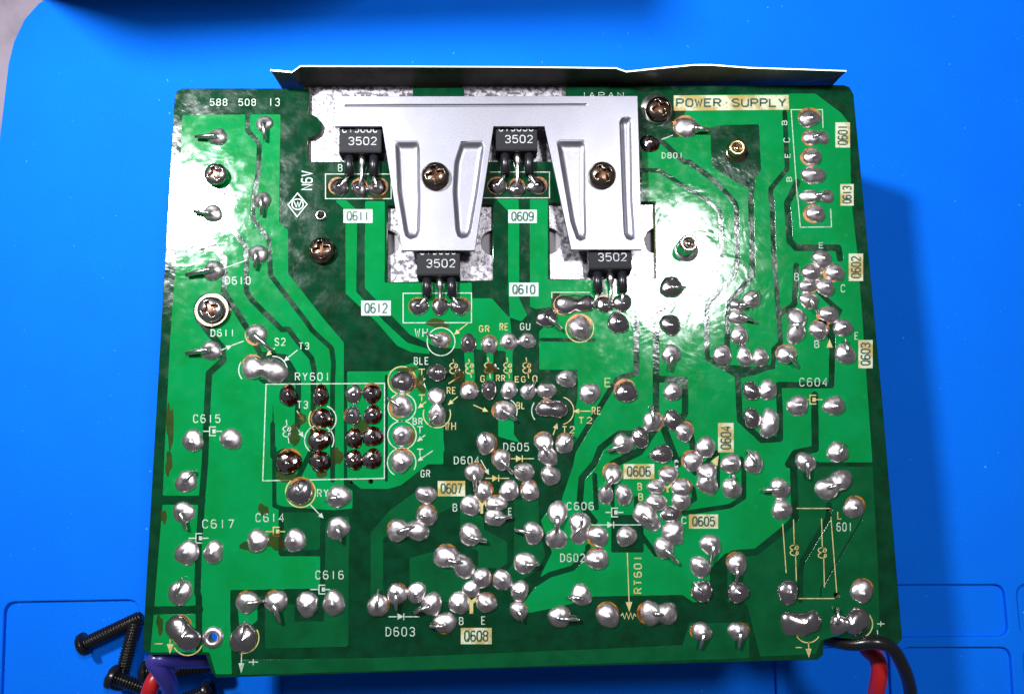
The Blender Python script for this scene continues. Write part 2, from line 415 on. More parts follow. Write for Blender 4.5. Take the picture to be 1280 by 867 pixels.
gap(c('D', [(775, 340), (790, 680), (690, 800), (690, 867)]) + c('H', [(662, 40), (668, 300), (712, 867)]) + c('L', [(650, 140), (612, 175), (610, 280), (490, 300), (400, 320)]), 6)
gap(c('D', [(850, 760), (805, 860)]) + c('H', [(748, 60), (762, 280), (800, 320), (1040, 320), (1050, 380)]), 8)
cut(c('L', [(240, 262), (600, 290), (500, 330), (400, 350)]))
gap(c('L', [(395, 330), (408, 600), (540, 722), (650, 715), (650, 560), (640, 390), (960, 393), (966, 20)]), 7.5)
gap(c('H', [(800, 420), (790, 640), (700, 700)]), 7); gap(c('H', [(870, 510), (980, 620), (1050, 680), (980, 780), (1000, 860)]), 6)
gap(c('L', [(858, 450), (862, 775), (740, 800), (700, 867)]) + c('P', [(692, 80), (702, 400), (640, 462), (480, 592), (350, 600), (265, 690)]), 9)
cut(c('P', [(350, 590), (300, 600), (215, 690), (215, 900), (315, 900), (315, 640)]))
gap(c('P', [(700, 40), (760, 60), (840, 92), (1160, 92)]), 5)
gap(c('P', [(895, 320), (890, 400), (745, 640), (732, 700), (732, 867)]), 7)
gap(c('P', [(1085, 400), (850, 800), (845, 867)]), 2)
gap(c('P', [(1182, 130), (1190, 700), (1200, 1100)]), 6)
gap(c('K', [(370, 118), (690, 122)]), 4.5)
gap(c('K', [(940, 0), (942, 320), (830, 352), (790, 410), (560, 790), (545, 867)]) + c('O', [(480, 290), (470, 340)]), 7)
cut(c('K', [(480, 310), (585, 310), (590, 385), (540, 450), (470, 440)]))
gap(c('K', [(1058, 0), (1060, 600), (1000, 690), (840, 680), (725, 770), (690, 860)]) + c('O', [(612, 180), (600, 330), (690, 440)]), 8)
gap(c('K', [(1085, 355), (1235, 362), (1235, 560), (1180, 640)]) + c('L', [(100, 620), (130, 790), (60, 840)]), 8)
gap(c('K', [(1060, 640), (960, 790), (800, 867)]), 10); gap(c('K', [(1110, 660), (1190, 867)]), 9)
gap(c('O', [(690, 160), (700, 360)]), 6); cut(c('O', [(790, 400), (985, 400), (985, 625), (790, 625)])); gap(c('O', [(800, 215), (800, 420)]), 4)
gap(c('O', [(310, 830), (420, 760), (560, 720), (650, 620), (650, 590)]), 7)
gap(c('P', [(395, 60), (410, 120), (410, 280), (330, 330), (70, 370), (40, 340), (130, 290), (120, 230)]), 6)
gap(c('P', [(60, 50), (130, 145), (260, 20)]), 5); gap(c('P', [(265, 40), (265, 220)]), 4)
gap(c('O', [(940, 300), (940, 480), (1060, 640)]), 6)

for hx, hy, hr in ((266.5, 796, 5.6), (401.5, 269.5, 4.6), (463.5, 601.5, 2.8), (439, 603, 2.2), (1046, 743, 3.8), (1037, 636, 3.4)): moat(hx, hy, hr + 0.5)
def boxblur(a, r):
    k = 2 * r + 1
    for ax in (0, 1):
        p = np.pad(a, [(r + 1, r) if i == ax else (0, 0) for i in (0, 1)], mode='edge').cumsum(axis=ax)
        a = (p[k:] - p[:-k] if ax == 0 else p[:, k:] - p[:, :-k]) / k
    return a
fld = boxblur(boxblur(cu.astype(np.float32), 2), 2)
fld = np.pad(fld[2:-2, 2:-2], 2)
def contours(f, iso=0.5):
    b = f > iso
    code = b[:-1, :-1] * 1 + b[:-1, 1:] * 2 + b[1:, 1:] * 4 + b[1:, :-1] * 8
    ys, xs = np.nonzero((code > 0) & (code < 15))
    nxt = {}
    def E(y, x, e):   # edge id: ('h',y,x) between (y,x)-(y,x+1); ('v',y,x) between (y,x)-(y+1,x)
        return ((0, y, x), (1, y, x + 1), (0, y + 1, x), (1, y, x))[e]
    T = {1: [(3, 0)], 2: [(0, 1)], 3: [(3, 1)], 4: [(1, 2)], 5: [(3, 0), (1, 2)], 6: [(0, 2)], 7: [(3, 2)], 8: [(2, 3)], 9: [(2, 0)],
         10: [(0, 1), (2, 3)], 11: [(2, 1)], 12: [(1, 3)], 13: [(1, 0)], 14: [(0, 3)]}
    for y, x in zip(ys.tolist(), xs.tolist()):
        for a, d in T[int(code[y, x])]: nxt[E(y, x, a)] = E(y, x, d)
    loops = []
    def pos(e):
        k, y, x = e
        if k == 0:
            a, d = f[y, x], f[y, x + 1]; t = (iso - a) / (d - a); return (x + t, y)
        a, d = f[y, x], f[y + 1, x]; t = (iso - a) / (d - a); return (x, y + t)
    while nxt:
        s, e = nxt.popitem(); lp = [s]
        while e != s:
            lp.append(e); e = nxt.pop(e)
        loops.append([pos(q) for q in lp])
    return loops
def rdp(P, tol):
    P = np.array(P); n = len(P); keep = np.zeros(n, bool); far = int(np.argmax(((P - P[0]) ** 2).sum(1)))
    keep[0] = keep[far] = True
    st = [(0, far), (far, n)]
    Q = np.vstack([P, P[:1]])
    while st:
        a, b = st.pop()
        if b - a < 2: continue
        d = Q[b] - Q[a]; L = np.hypot(*d) + 1e-9; v = Q[a + 1:b] - Q[a]
        ds = np.abs(v[:, 0] * d[1] - v[:, 1] * d[0]) / L; i = int(ds.argmax())
        if ds[i] > tol:
            keep[a + 1 + i] = True; st += [(a, a + 1 + i), (a + 1 + i, b)]
    return P[keep]
def area(P): x, y = P[:, 0], P[:, 1]; return 0.5 * float((x * np.roll(y, -1) - y * np.roll(x, -1)).sum())
def inside(p, P):
    x, y = P[:, 0], P[:, 1]; x2, y2 = np.roll(x, -1), np.roll(y, -1)
    cnd = (y > p[1]) != (y2 > p[1])
    return bool((cnd & (p[0] < (x2 - x) * (p[1] - y) / (y2 - y + 1e-12) + x)).sum() % 2)
loops = [rdp(l, 0.3) for l in contours(fld)]
loops = [l for l in loops if len(l) > 3 and abs(area(l)) > 60 * K]
sg = np.sign(area(max(loops, key=lambda l: abs(area(l)))))
outer = [l for l in loops if np.sign(area(l)) == sg]; holes = [l for l in loops if np.sign(area(l)) != sg]
hold = {i: [] for i in range(len(outer))}
for h in holes:
    best = None
    for i, o_ in enumerate(outer):
        if inside(h[0], o_) and (best is None or abs(area(o_)) < abs(area(outer[best]))): best = i
    if best is not None: hold[best].append(h)
def tomm(l): return [at(RX0 + (x + 0.5) / K, RY0 + (y + 0.5) / K).xy for x, y in l]
for i, o_ in enumerate(outer):
    cx_, cy_ = RX0 + o_[:, 0].mean() / K, RY0 + o_[:, 1].mean() / K
    is_dark = (345 < cx_ < 700 and cy_ > 600) or (cx_ > 300 and cy_ > 795) or (cx_ > 950 and cy_ > 600)       # low, middle and lower right pours take a darker green
    curve_slab('copper_area', [tomm(o_)] + [tomm(h) for h in hold[i]], -0.02, 0.09, M['copper_dark' if is_dark else 'copper'], root, 0.045, TOP)

# ------------------------------------------------------------------ solder joints
JN = [0]
def joint(circles, mt='solder', lead=None, pad=None, hscale=1.0, leads=None):
    """circles: [(px, py, rx, ry)] in photo pixels; lead: (px, py[, r]) end of the bent wire; pad: angle of the bare crescent"""
    JN[0] += 1
    rr = random.Random(JN[0] * 13 + 5)
    C = []
    for (x, y, rx, ry) in circles:
        p = at(x, y); C.append((p.x, p.y, rx * MM_PX * 1.05, ry * MM_PX * 1.05))
    ox = sum(q[0] for q in C) / len(C); oy = sum(q[1] for q in C) / len(C)
    rm = sum((q[2] + q[3]) / 2 for q in C) / len(C)
    NS, NR = (28, 9) if len(C) == 1 else (44, 10)
    ph = [rr.uniform(0, 6.28) for _ in range(6)]
    def fieldv(x, y):
        v = 0
        for q in C:
            d2 = ((x - q[0]) / q[2]) ** 2 + ((y - q[1]) / q[3]) ** 2
            v += math.exp(-2.2 * (d2 - 1)) if d2 < 9 else 0
        return v
    R = []
    for k in range(NS):
        a = 2 * math.pi * k / NS; ca, sa = math.cos(a), math.sin(a)
        hi = 0.0; step = rm * 0.06; r = 0.0
        while fieldv(ox + ca * (r + step), oy + sa * (r + step)) > 1 or r < 0.2 * rm: r += step
        w = 1 + 0.05 * math.sin(2 * a + ph[0]) + 0.045 * math.sin(3 * a + ph[1]) + 0.02 * math.sin(5 * a + ph[2])
        R.append(r * w)
    H = rm * rr.uniform(0.58, 0.72) * hscale
    px_, py_ = rr.uniform(-.12, .12) * rm, rr.uniform(-.2, .05) * rm
    V, F = [], []
    peak = rr.uniform(0.2, 0.36) if len(C) == 1 else 0.1
    for i in range(NR + 1):
        t = math.sin((1 - i / NR) * math.pi / 2) if i else 1.0
        t = (1 - i / NR) ** 0.8
        for k in range(NS):
            a = 2 * math.pi * k / NS; r = R[k] * t
            x, y = r * math.cos(a) + px_ * (1 - t), r * math.sin(a) + py_ * (1 - t)
            z = H * ((1 - t * t) ** 0.62 * (1 - peak) + peak * math.exp(-(t / 0.24) ** 2))
            z += H * 0.035 * (1 - t) * math.sin(2 * a + ph[3]) * t * 4 * 0.5
            if len(C) > 1:
                m = max(1 - (((ox + x) - q[0]) / q[2]) ** 2 - (((oy + y) - q[1]) / q[3]) ** 2 for q in C)
                z *= 0.72 + 0.28 * max(0, min(1, m + 0.3))
            V.append((x, y, z + (0.05 if i else -0.03)))
            if i == NR: break
    top = NR * NS
    for i in range(NR - 1):
        for k in range(NS):
            k2 = (k + 1) % NS
            F.append((i * NS + k, i * NS + k2, (i + 1) * NS + k2, (i + 1) * NS + k))
    for k in range(NS): F.append(((NR - 1) * NS + k, (NR - 1) * NS + (k + 1) % NS, top))
    o = mesh_obj('solder_joint', V, F, M[mt], root, (ox, oy, BOARD_Z + 0.09), True)
    for ld in ([lead] if lead else []) + (leads or []):
        wr = (ld[2] if len(ld) > 2 else 2.0) * MM_PX
        e = at(ld[0], ld[1], 0.9); st = (px_, py_)
        if len(ld) > 4: s0 = at(ld[3], ld[4], 0.9); st = (s0.x - ox, s0.y - oy)
        e = Vector((e.x - ox, e.y - oy, max(0.9, H * 0.55)))
        s = Vector((st[0], st[1], H * 0.92)); s2 = s.lerp(e, 0.12) + Vector((0, 0, H * 0.18)); mid = s.lerp(e, 0.5) + Vector((0, 0, H * 0.12))
        v, f = tube([s + Vector((0, 0, -H * 0.3)), s2, mid, e, e + (e - mid).normalized() * 0.1], [wr * 1.35, wr * 1.15, wr, wr * 0.9, wr * 0.45], 8)
        mesh_obj('lead', v, f, M['lead'], o, None, True)
    if pad is not None:
        q = circles[0]; a = math.radians(pad); r = (q[2] + q[3]) / 2
        k = rr.uniform(0.13, 0.25)
        pts = earc(q[0] + math.cos(a) * r * k, q[1] - math.sin(a) * r * k, q[2] * 1.0, q[3] * 1.0, 0, 360, 24)[:-1]
        lp = [(p.x - ox, p.y - oy) for p in (at(*u) for u in pts)]
        curve_slab('copper_pad', [lp], -0.08, 0.06, M['pad'], o, 0.04)
    return o

def J(k, x, y, r, r2=None, lead=None, m='solder', pad=None, **kw):
    s = sc_(k); px = c1(k, x, y)
    if lead:
        lead = (*c1(k, lead[0], lead[1]), *(lead[2:]))
    return joint([(px[0], px[1], r / s, (r2 or r) / s)], m, lead, pad, **kw)
def J2(k, circ, m='solder', leads=None, pad=None, **kw):
    s = sc_(k); cs = []
    for q in circ:
        px = c1(k, q[0], q[1]); cs.append((px[0], px[1], q[2] / s, (q[3] if len(q) > 3 else q[2]) / s))
    L = [(*c1(k, l[2], l[3]), l[4], *c1(k, l[0], l[1])) for l in (leads or [])]
    return joint(cs, m, None, pad, leads=L, **kw)
D_, X_ = 'solder_dark', 'solder_flux'
J('A', 445, 490, 60, lead=(310, 488, 2.6)); J('A', 725, 410, 55, lead=(728, 505, 2.6))
J('E', 415, 130, 58, lead=(300, 118, 2.6)); J('E', 715, 50, 54, lead=(708, 138, 2.6))
J('E', 420, 475, 64, lead=(255, 500, 3)); J('E', 690, 375, 60, lead=(668, 458, 2.8))
J('I', 680, 85, 64, lead=(770, 185, 2.8), pad=210); J('I', 405, 185, 63, lead=(255, 200, 3))
J2('I', [(655, 290, 66, 72), (785, 300, 78, 72)], pad=90); J('I', 295, 725, 66); J('I', 525, 715, 66)
J('I', 870, 455, 54, 66, m=X_); J('I', 1065, 455, 50, 66, m=X_); J('I', 1075, 590, 62, 62, m=X_, pad=180); J('I', 1055, 720, 70, 66, m=X_)
J('M', 870, 85, 74, m=X_, pad=60); J('M', 1060, 80, 64, m=X_)
for x, y, a, b_, m_ in ((300, 445, 48, 62, D_), (410, 445, 58, 54, X_), (295, 575, 50, 54, D_), (415, 570, 58, 58, X_), (300, 710, 54, 60, X_),
                        (415, 700, 62, 62, X_), (300, 840, 54, 62, X_), (410, 835, 60, 62, X_)):
    J('J', x, y, a, b_, m=m_, pad=(90 if (x, y) == (410, 445) else 180 if y == 575 else None))
J('J', 595, 370, 70, m=D_, pad=0); J('J', 590, 520, 66, lead=(505, 468, 2.4), pad=200); J('J', 590, 695, 62, pad=0); J('N', 585, 80, 64, 68, pad=60)
J('J', 820, 120, 56, 48, lead=(738, 80, 2.4), pad=0); J('J', 990, 140, 52, 58, m=D_); J('J', 1115, 150, 52, 54, pad=90); J('K', 175, 130, 52, 56); J('K', 285, 125, 52, 48)
J('J', 800, 315, 60, 58, lead=(858, 312, 2), m=D_)
J2('J', [(800, 450, 54, 56), (800, 575, 56, 58)], leads=[(800, 570, 755, 628, 2.2)])
J('J', 995, 430, 54, pad=90); J('K', 55, 420, 46, 66, m=D_); J('K', 175, 420, 50, 58); J('K', 290, 430, 50, 46, lead=(335, 365, 2)); J('K', 400, 425, 60, 50)
J('K', 520, 355, 62, 54, lead=(480, 350, 2)); J('K', 145, 545, 68, 58, lead=(218, 602, 2.2), pad=170)
J2('K', [(395, 535, 58, 52), (470, 535, 60, 54)], D_, pad=60); J('K', 660, 440, 66); J('K', 880, 435, 69, m=D_, pad=120)
J('K', 1150, 205, 60, lead=(1140, 300, 2.2)); J('K', 1160, 430, 60); J('K', 1160, 600, 58, 62, m=D_); J('K', 1035, 610, 60, lead=(1033, 512, 2.4), pad=0); J('K', 1225, 675, 54, 60, pad=45)
J('K', 860, 745, 60, 64, lead=(768, 786, 2.4)); J('K', 965, 705, 58, 66, lead=(935, 650, 2.2), m=D_); J('K', 1095, 805, 68, 56, lead=(1020, 810, 2), m=D_)
J('K', 35, 740, 60, 64, lead=(22, 680, 2), pad=0); J2('K', [(385, 730, 58, 54), (405, 825, 58, 52)], leads=[(385, 760, 410, 830, 2.6)], pad=120)
J('O', 425, 165, 60, 60); J('K', 510, 745, 55, 62, lead=(560, 690, 2.2), pad=90)
J('G', 400, 760, 66, 60, lead=(490, 825, 2.4), m=D_); J2('G', [(510, 685, 62, 62), (600, 678, 50, 42), (650, 668, 50, 52)], D_, pad=150)
J('G', 748, 680, 52, 54, m=D_, pad=90); J('G', 855, 668, 58, 58, m=D_); J('G', 600, 820, 74, pad=90); J('G', 830, 790, 68, m=D_)
J('G', 1150, 575, 74, 66, lead=(1235, 575, 2.2), m=D_); J('G', 1145, 800, 66, m=D_)
for k, P in (('B', ((215, 790), (335, 800), (440, 792))), ('C', ((108, 785), (222, 800), (338, 785))), ('F', ((692, 690), (820, 690), (935, 690)))):
    for i, (x, y) in enumerate(P): J(k, x, y, 58 if i != 1 else 50, 54, m=D_, pad=(150, 90, 20)[i], hscale=0.9)
J2('D', [(185, 430, 74, 66), (250, 440, 30, 26)], leads=[(230, 440, 322, 446, 3.4)], pad=150); J('C', 1020, 530, 60, m=X_)
J('D', 920, 380, 70, 58, pad=80); J2('D', [(935, 495, 52, 50), (1000, 490, 46, 48)], leads=[(950, 490, 1000, 470, 2.4)], pad=180); J('D', 940, 610, 62, 56, pad=180)
J('D', 945, 720, 78, 62); J2('H', [(880, 25, 54, 44), (975, 28, 46, 42)], leads=[(910, 20, 985, 10, 2)]); J('H', 910, 125, 60, 54, pad=180)
for x, y, a, b_, ld, pd in ((945, 385, 58, 60, None, None), (1020, 460, 58, 56, None, 180), (885, 460, 60, 56, None, None), (865, 535, 58, 44, None, 0), (965, 545, 56, 56, None, None),
                    (870, 620, 56, 52, (920, 685, 2.4), None), (985, 700, 60, 52, None, 200), (925, 790, 58, 56, None, 60), (1065, 775, 56, 58, None, None), (545, 612, 54, 56, (585, 570, 2.6), None),
                    (470, 645, 56, 36, (535, 648, 3), None), (465, 715, 60, 44, (568, 737, 2.2), None), (475, 820, 56, 56, (478, 880, 2), None)):
    J('H', x, y, a, b_, lead=ld, pad=pd)
J2('H', [(800, 715, 58, 58), (800, 810, 58, 54)], leads=[(800, 750, 800, 790, 2.4)])
J('L', 300, 210, 62, 62); J('L', 435, 220, 45, 66); J('L', 530, 225, 50, 66); J('L', 685, 210, 66, 56, lead=(748, 272, 2.8), pad=90); J('L', 1040, 205, 66, lead=(1042, 118, 2.2))
J('L', 475, 425, 55, 62, m=D_); J('L', 575, 420, 58, 64); J('L', 480, 590, 55, 64, m=D_); J2('L', [(590, 580, 50, 54), (585, 650, 58, 62)])
J('L', 755, 515, 66); J('L', 975, 515, 68, 62); J('L', 995, 795, 63, 66, lead=(1035, 740, 2.2)); J('L', 200, 765, 61, 66)
J('P', 760, 80, 60, lead=(776, 172, 2.6)); J('P', 118, 75, 58, pad=140); J('P', 335, 88, 58, 60); J('P', 465, 85, 57, 62, lead=(435, 12, 3))
J2('P', [(200, 130, 56, 52), (200, 215, 60, 54)], leads=[(205, 150, 200, 195, 2)]); J('P', 340, 230, 58, lead=(350, 155, 2.4)); J('P', 615, 230, 60, lead=(520, 242, 2.8)); J('P', 625, 350, 60)
J2('P', [(880, 235, 62, 60), (960, 180, 62, 58)], leads=[(890, 225, 985, 195, 2.4)]); J('P', 1035, 340, 60, pad=60)
J('P', 220, 550, 60, lead=(226, 650, 2.4)); J('P', 160, 675, 60); J('P', 170, 815, 62, m=D_, lead=(122, 765, 2)); J2('P', [(370, 660, 60, 60), ], leads=[(365, 690, 366, 765, 2.4)], pad=110)
J('P', 375, 820, 62, m=D_); J('P', 660, 820, 60, 68, m=D_); J('P', 1080, 815, 64, pad=70)
J('O', 130, 70, 56, 60, lead=(197, 152, 2.4), pad=140); J('O', 265, 145, 62, 60, lead=(215, 110, 2)); J('O', 175, 255, 58, 64); J('O', 300, 260, 55, 62, pad=110)
J('O', 20, 260, 54, 56, pad=45); J('O', 95, 335, 64, 48, pad=60); J('O', 88, 415, 60, 54, lead=(190, 412, 2.6)); J('N', 1000, 345, 60, 62); J('N', 1025, 150, 58, 56, lead=(1030, 255, 2.6), pad=60)
J('O', 320, 510, 60, 68, lead=(210, 490, 2.6)); J('O', 270, 690, 66, 66, lead=(355, 697, 2.8)); J('N', 1000, 520, 66, 68, lead=(1096, 562, 2.6))
J2('O', [(465, 390, 62, 58), (462, 545, 62, 60)], leads=[(465, 420, 460, 515, 3.4)])
J2('O', [(600, 440, 62, 62), (598, 530, 52, 50)], leads=[(605, 470, 552, 540, 2.4), (610, 460, 610, 390, 2)]); J('O', 712, 530, 58, 62, pad=180); J('O', 880, 530, 62); J('O', 705, 668, 68, 62, pad=90)
J2('O', [(800, 150, 58, 60), (752, 285, 48, 58)], leads=[(790, 180, 755, 248, 3)], pad=140); J('O', 865, 280, 54, 62)
J('O', 1135, 160, 60, 50, pad=120); J('O', 1060, 230, 60, 42); J('O', 1210, 240, 62, 54, pad=45); J('O', 1210, 318, 62, 54); J('O', 1060, 325, 70, 48); J('O', 1145, 395, 58, 48, pad=20, m=D_)
J2('O', [(990, 390, 66, 66), (1030, 445, 52, 52)], leads=[(980, 405, 1042, 460, 2.8)]); J2('O', [(1160, 480, 64, 48), (1160, 540, 60, 50)]); J('O', 1105, 600, 62, 62, lead=(1190, 690, 2.8))
J('N', 735, 280, 63, 54); J('N', 740, 405, 62, 58, lead=(700, 410, 2), pad=90); J2('N', [(565, 495, 60, 66), (685, 490, 58, 62)], leads=[(575, 502, 668, 470, 3.2)], pad=140)
J2('N', [(858, 650, 70, 66), (962, 712, 60, 66)], leads=[(870, 675, 958, 692, 3.4)], pad=90)
J('N', 1070, 780, 54, 60, pad=0); J('S', 430, 232, 50, 52); J('S', 615, 180, 56, 62); J('S', 720, 245, 54, 60, lead=(680, 240, 2)); J('S', 715, 365, 56, 54, lead=(737, 430, 2.2), pad=90)
J('S', 355, 318, 60, 66); J('S', 518, 318, 62, 56, pad=80); J('S', 270, 437, 66, 60, lead=(180, 460, 2.4), pad=270); J('S', 192, 325, 60, 68, lead=(85, 376, 2.4)); J('S', 100, 255, 54, 62)
J('R', 830, 335, 60, 66, lead=(832, 238, 2), pad=10); J('R', 945, 265, 56, 62, lead=(938, 360, 2.6), pad=30); J('S', 1090, 270, 62, 64, lead=(1013, 282, 2.4)); J('S', 960, 400, 66, lead=(1078, 420, 2.4))
J('T', 190, 395, 70, 70, pad=100); J2('T', [(440, 380, 60, 68), (555, 382, 58, 66)], leads=[(470, 378, 540, 392, 2.8)], pad=170); J('T', 755, 490, 62, 52, lead=(744, 590, 2.4), pad=160); J('T', 975, 490, 62, 52, lead=(978, 586, 2.6), pad=20)
J('R', 45, 315, 66, 62, lead=(142, 305, 2.6), pad=100); J('R', 218, 310, 64, 66, lead=(242, 435, 2.8), pad=130); J('R', 405, 325, 64, 70); J('R', 565, 320, 66, 70)
J('M', 255, 200, 64, 66, lead=(302, 135, 2.4)); J('M', 240, 385, 64, lead=(254, 486, 2.6)); J('M', 260, 628, 68, 72); J('M', 420, 625, 58, 68); J('M', 685, 555, 66); J('M', 910, 555, 66)
J('M', 940, 265, 78, m=D_, lead=(915, 205, 2.4), pad=60); J('N', 210, 290, 70, lead=(130, 312, 2.4)); J('N', 205, 480, 66, 68, lead=(222, 562, 2.6)); J('Q', 700, 255, 70, lead=(712, 168, 2.8))
J2('Q', [(690, 465, 70, 74), (755, 545, 66, 60)], D_, pad=20); J('Q', 1080, 530, 76, 84, m=D_, lead=(1090, 430, 2.4))
J2('U', [(220, 448, 56, 66), (300, 445, 56, 64), (370, 425, 48, 64)], D_); J2('U', [(508, 445, 48, 58), (615, 440, 56, 70), (660, 415, 50, 66)], D_, leads=[(512, 440, 515, 350, 2)], pad=None)

# ------------------------------------------------------------------ print on the board
G = {  # stroke glyphs on a 4 x 6 grid
 '0': [[(1, 0), (3, 0), (4, 1.2), (4, 4.8), (3, 6), (1, 6), (0, 4.8), (0, 1.2), (1, 0)]], '1': [[(2, 0), (2, 6)]],
 '2': [[(0, 4.8), (1, 6), (3, 6), (4, 4.8), (4, 3.8), (0, 0), (4, 0)]], '3': [[(0, 5), (1, 6), (3, 6), (4, 5), (4, 4), (3, 3.1), (1.5, 3.1)], [(3, 3.1), (4, 2.2), (4, 1), (3, 0), (1, 0), (0, 1)]],
 '4': [[(3, 0), (3, 6), (0, 1.8), (4, 1.8)]], '5': [[(4, 6), (0.4, 6), (0, 3.2), (1, 3.7), (3, 3.7), (4, 2.7), (4, 1), (3, 0), (1, 0), (0, 1)]],
 '6': [[(3.6, 5.3), (3, 6), (1, 6), (0, 4.8), (0, 1), (1, 0), (3, 0), (4, 1), (4, 2.4), (3, 3.4), (1, 3.4), (0, 2.5)]], '7': [[(0, 6), (4, 6), (1.4, 0)]],
 '8': [[(1, 3.2), (0, 4.2), (0, 5), (1, 6), (3, 6), (4, 5), (4, 4.2), (3, 3.2), (1, 3.2), (0, 2.2), (0, 1), (1, 0), (3, 0), (4, 1), (4, 2.2), (3, 3.2)]],
 '9': [[(0.4, 0.7), (1, 0), (3, 0), (4, 1.2), (4, 5), (3, 6), (1, 6), (0, 5), (0, 3.6), (1, 2.6), (3, 2.6), (4, 3.5)]],
 'A': [[(0, 0), (2, 6), (4, 0)], [(0.8, 2), (3.2, 2)]], 'B': [[(0, 0), (0, 6), (2.8, 6), (3.8, 5), (3.8, 4.1), (2.8, 3.2), (0, 3.2)], [(2.8, 3.2), (4, 2.2), (4, 1), (3, 0), (0, 0)]],
 'C': [[(4, 4.9), (3, 6), (1, 6), (0, 4.8), (0, 1.2), (1, 0), (3, 0), (4, 1.1)]], 'D': [[(0, 0), (0, 6), (2.4, 6), (4, 4.6), (4, 1.4), (2.4, 0), (0, 0)]],
 'E': [[(4, 6), (0, 6), (0, 0), (4, 0)], [(0, 3.1), (3.2, 3.1)]], 'F': [[(4, 6), (0, 6), (0, 0)], [(0, 3.1), (3.2, 3.1)]],
 'G': [[(4, 4.9), (3, 6), (1, 6), (0, 4.8), (0, 1.2), (1, 0), (3, 0), (4, 1.1), (4, 2.8), (2.4, 2.8)]], 'H': [[(0, 0), (0, 6)], [(4, 0), (4, 6)], [(0, 3), (4, 3)]],
 'J': [[(3.4, 6), (3.4, 1.2), (2.4, 0), (1.2, 0), (0.2, 1.2)]], 'L': [[(0, 6), (0, 0), (3.8, 0)]], 'N': [[(0, 0), (0, 6), (4, 0), (4, 6)]],
 'O': [[(1, 0), (3, 0), (4, 1.2), (4, 4.8), (3, 6), (1, 6), (0, 4.8), (0, 1.2), (1, 0)]], 'P': [[(0, 0), (0, 6), (3, 6), (4, 5), (4, 3.8), (3, 2.8), (0, 2.8)]],
 'Q': [[(1, 0), (3, 0), (4, 1.2), (4, 4.8), (3, 6), (1, 6), (0, 4.8), (0, 1.2), (1, 0)], [(2.4, 1.4), (4, -0.3)]], 'R': [[(0, 0), (0, 6), (3, 6), (4, 5), (4, 4), (3, 3), (0, 3)], [(2, 3), (4, 0)]],
 'S': [[(4, 5), (3, 6), (1, 6), (0, 5), (0, 4.1), (1, 3.3), (3, 2.7), (4, 1.9), (4, 1), (3, 0), (1, 0), (0, 1)]], 'T': [[(0, 6), (4, 6)], [(2, 6), (2, 0)]],
 'U': [[(0, 6), (0, 1.2), (1, 0), (3, 0), (4, 1.2), (4, 6)]], 'V': [[(0, 6), (2, 0), (4, 6)]], 'W': [[(0, 6), (1, 0), (2, 4.4), (3, 0), (4, 6)]], 'Y': [[(0, 6), (2, 3), (4, 6)], [(2, 3), (2, 0)]],
 '+': [[(0, 3), (4, 3)], [(2, 5), (2, 1)]], '-': [[(0.3, 3), (3.7, 3)]], '.': [[(1.8, 2.8), (2.3, 3.2)]], ' ': [],
}
INKZ = 0.125
def ribbons(polys, w, z, closed=False):
    """polylines (mm) -> flat ribbons of width w, mitred, slightly thick"""
    V, F = [], []
    for n, P in enumerate(polys):
        P = [Vector((p[0], p[1])) for p in P]
        Q = [P[0]]
        for p in P[1:]:
            if (p - Q[-1]).length > 1e-4: Q.append(p)
        P = Q
        cl = len(P) > 3 and (P[0] - P[-1]).length < 1e-3
        if cl: P = P[:-1]
        m = len(P); zz = z + 0.006 * (n % 4); b0 = len(V)
        if m < 2: continue
        for i in range(m):
            a = P[i - 1] if (i or cl) else None; d = P[(i + 1) % m] if (i < m - 1 or cl) else None
            t1 = (P[i] - a).normalized() if a is not None else None; t2 = (d - P[i]).normalized() if d is not None else None
            t1 = t1 or t2; t2 = t2 or t1
            n1 = Vector((-t1.y, t1.x)); n2 = Vector((-t2.y, t2.x)); nn = n1 + n2
            nn = nn.normalized() if nn.length > 1e-6 else n1
            k = min(1.8, 1 / max(0.4, nn.dot(n1)))
            for sgn in (1, -1):
                q = P[i] + nn * (w / 2 * k * sgn); V.append((q.x, q.y, zz))
        for i in range(m if cl else m - 1):
            j = (i + 1) % m
            F.append((b0 + 2 * i, b0 + 2 * i + 1, b0 + 2 * j + 1, b0 + 2 * j))
    return V, F
def up(V, F):
    V = [Vector(v) for v in V]; G2 = []
    for f in F:
        a, b, d = V[f[0]], V[f[1]], V[f[2]]
        G2.append(f if (b - a).cross(d - a).z > 0 else tuple(reversed(f)))
    return V, G2
def ink(name, px_polys, w, m='ink', parent=None, z=INKZ):
    V, F = up(*ribbons([[at(x, y, 0).xy for x, y in P] for P in px_polys], w * MM_PX, z))
    return part(name, V, F, M[m])
def glyph_polys(txt, x0, y0, x1, y1, gap_=0.45, rot=0):
    """text fitted in the pixel box; rot 90 = reads upwards, -90 = reads downwards, 180"""
    if rot in (90, -90): W, Hh = y1 - y0, x1 - x0
    else: W, Hh = x1 - x0, y1 - y0
    adv = W / (len(txt) - gap_ * 1.0 + 0.0) if len(txt) > 1 else W
    gw = adv * (1 - gap_) if len(txt) > 1 else W
    out = []
    for i, ch in enumerate(txt):
        for P in G[ch]:
            q = []
            for gx, gy in P:
                u = i * adv + (gx / 4) * gw; v = (gy / 6) * Hh
                if rot == 0: q.append((x0 + u, y1 - v))
                elif rot == 90: q.append((x1 - Hh + Hh - v if False else x0 + Hh - v, y1 - u))
                elif rot == -90: q.append((x0 + v, y0 + u))
                else: q.append((x1 - u, y0 + v))
            out.append(q)
    return out
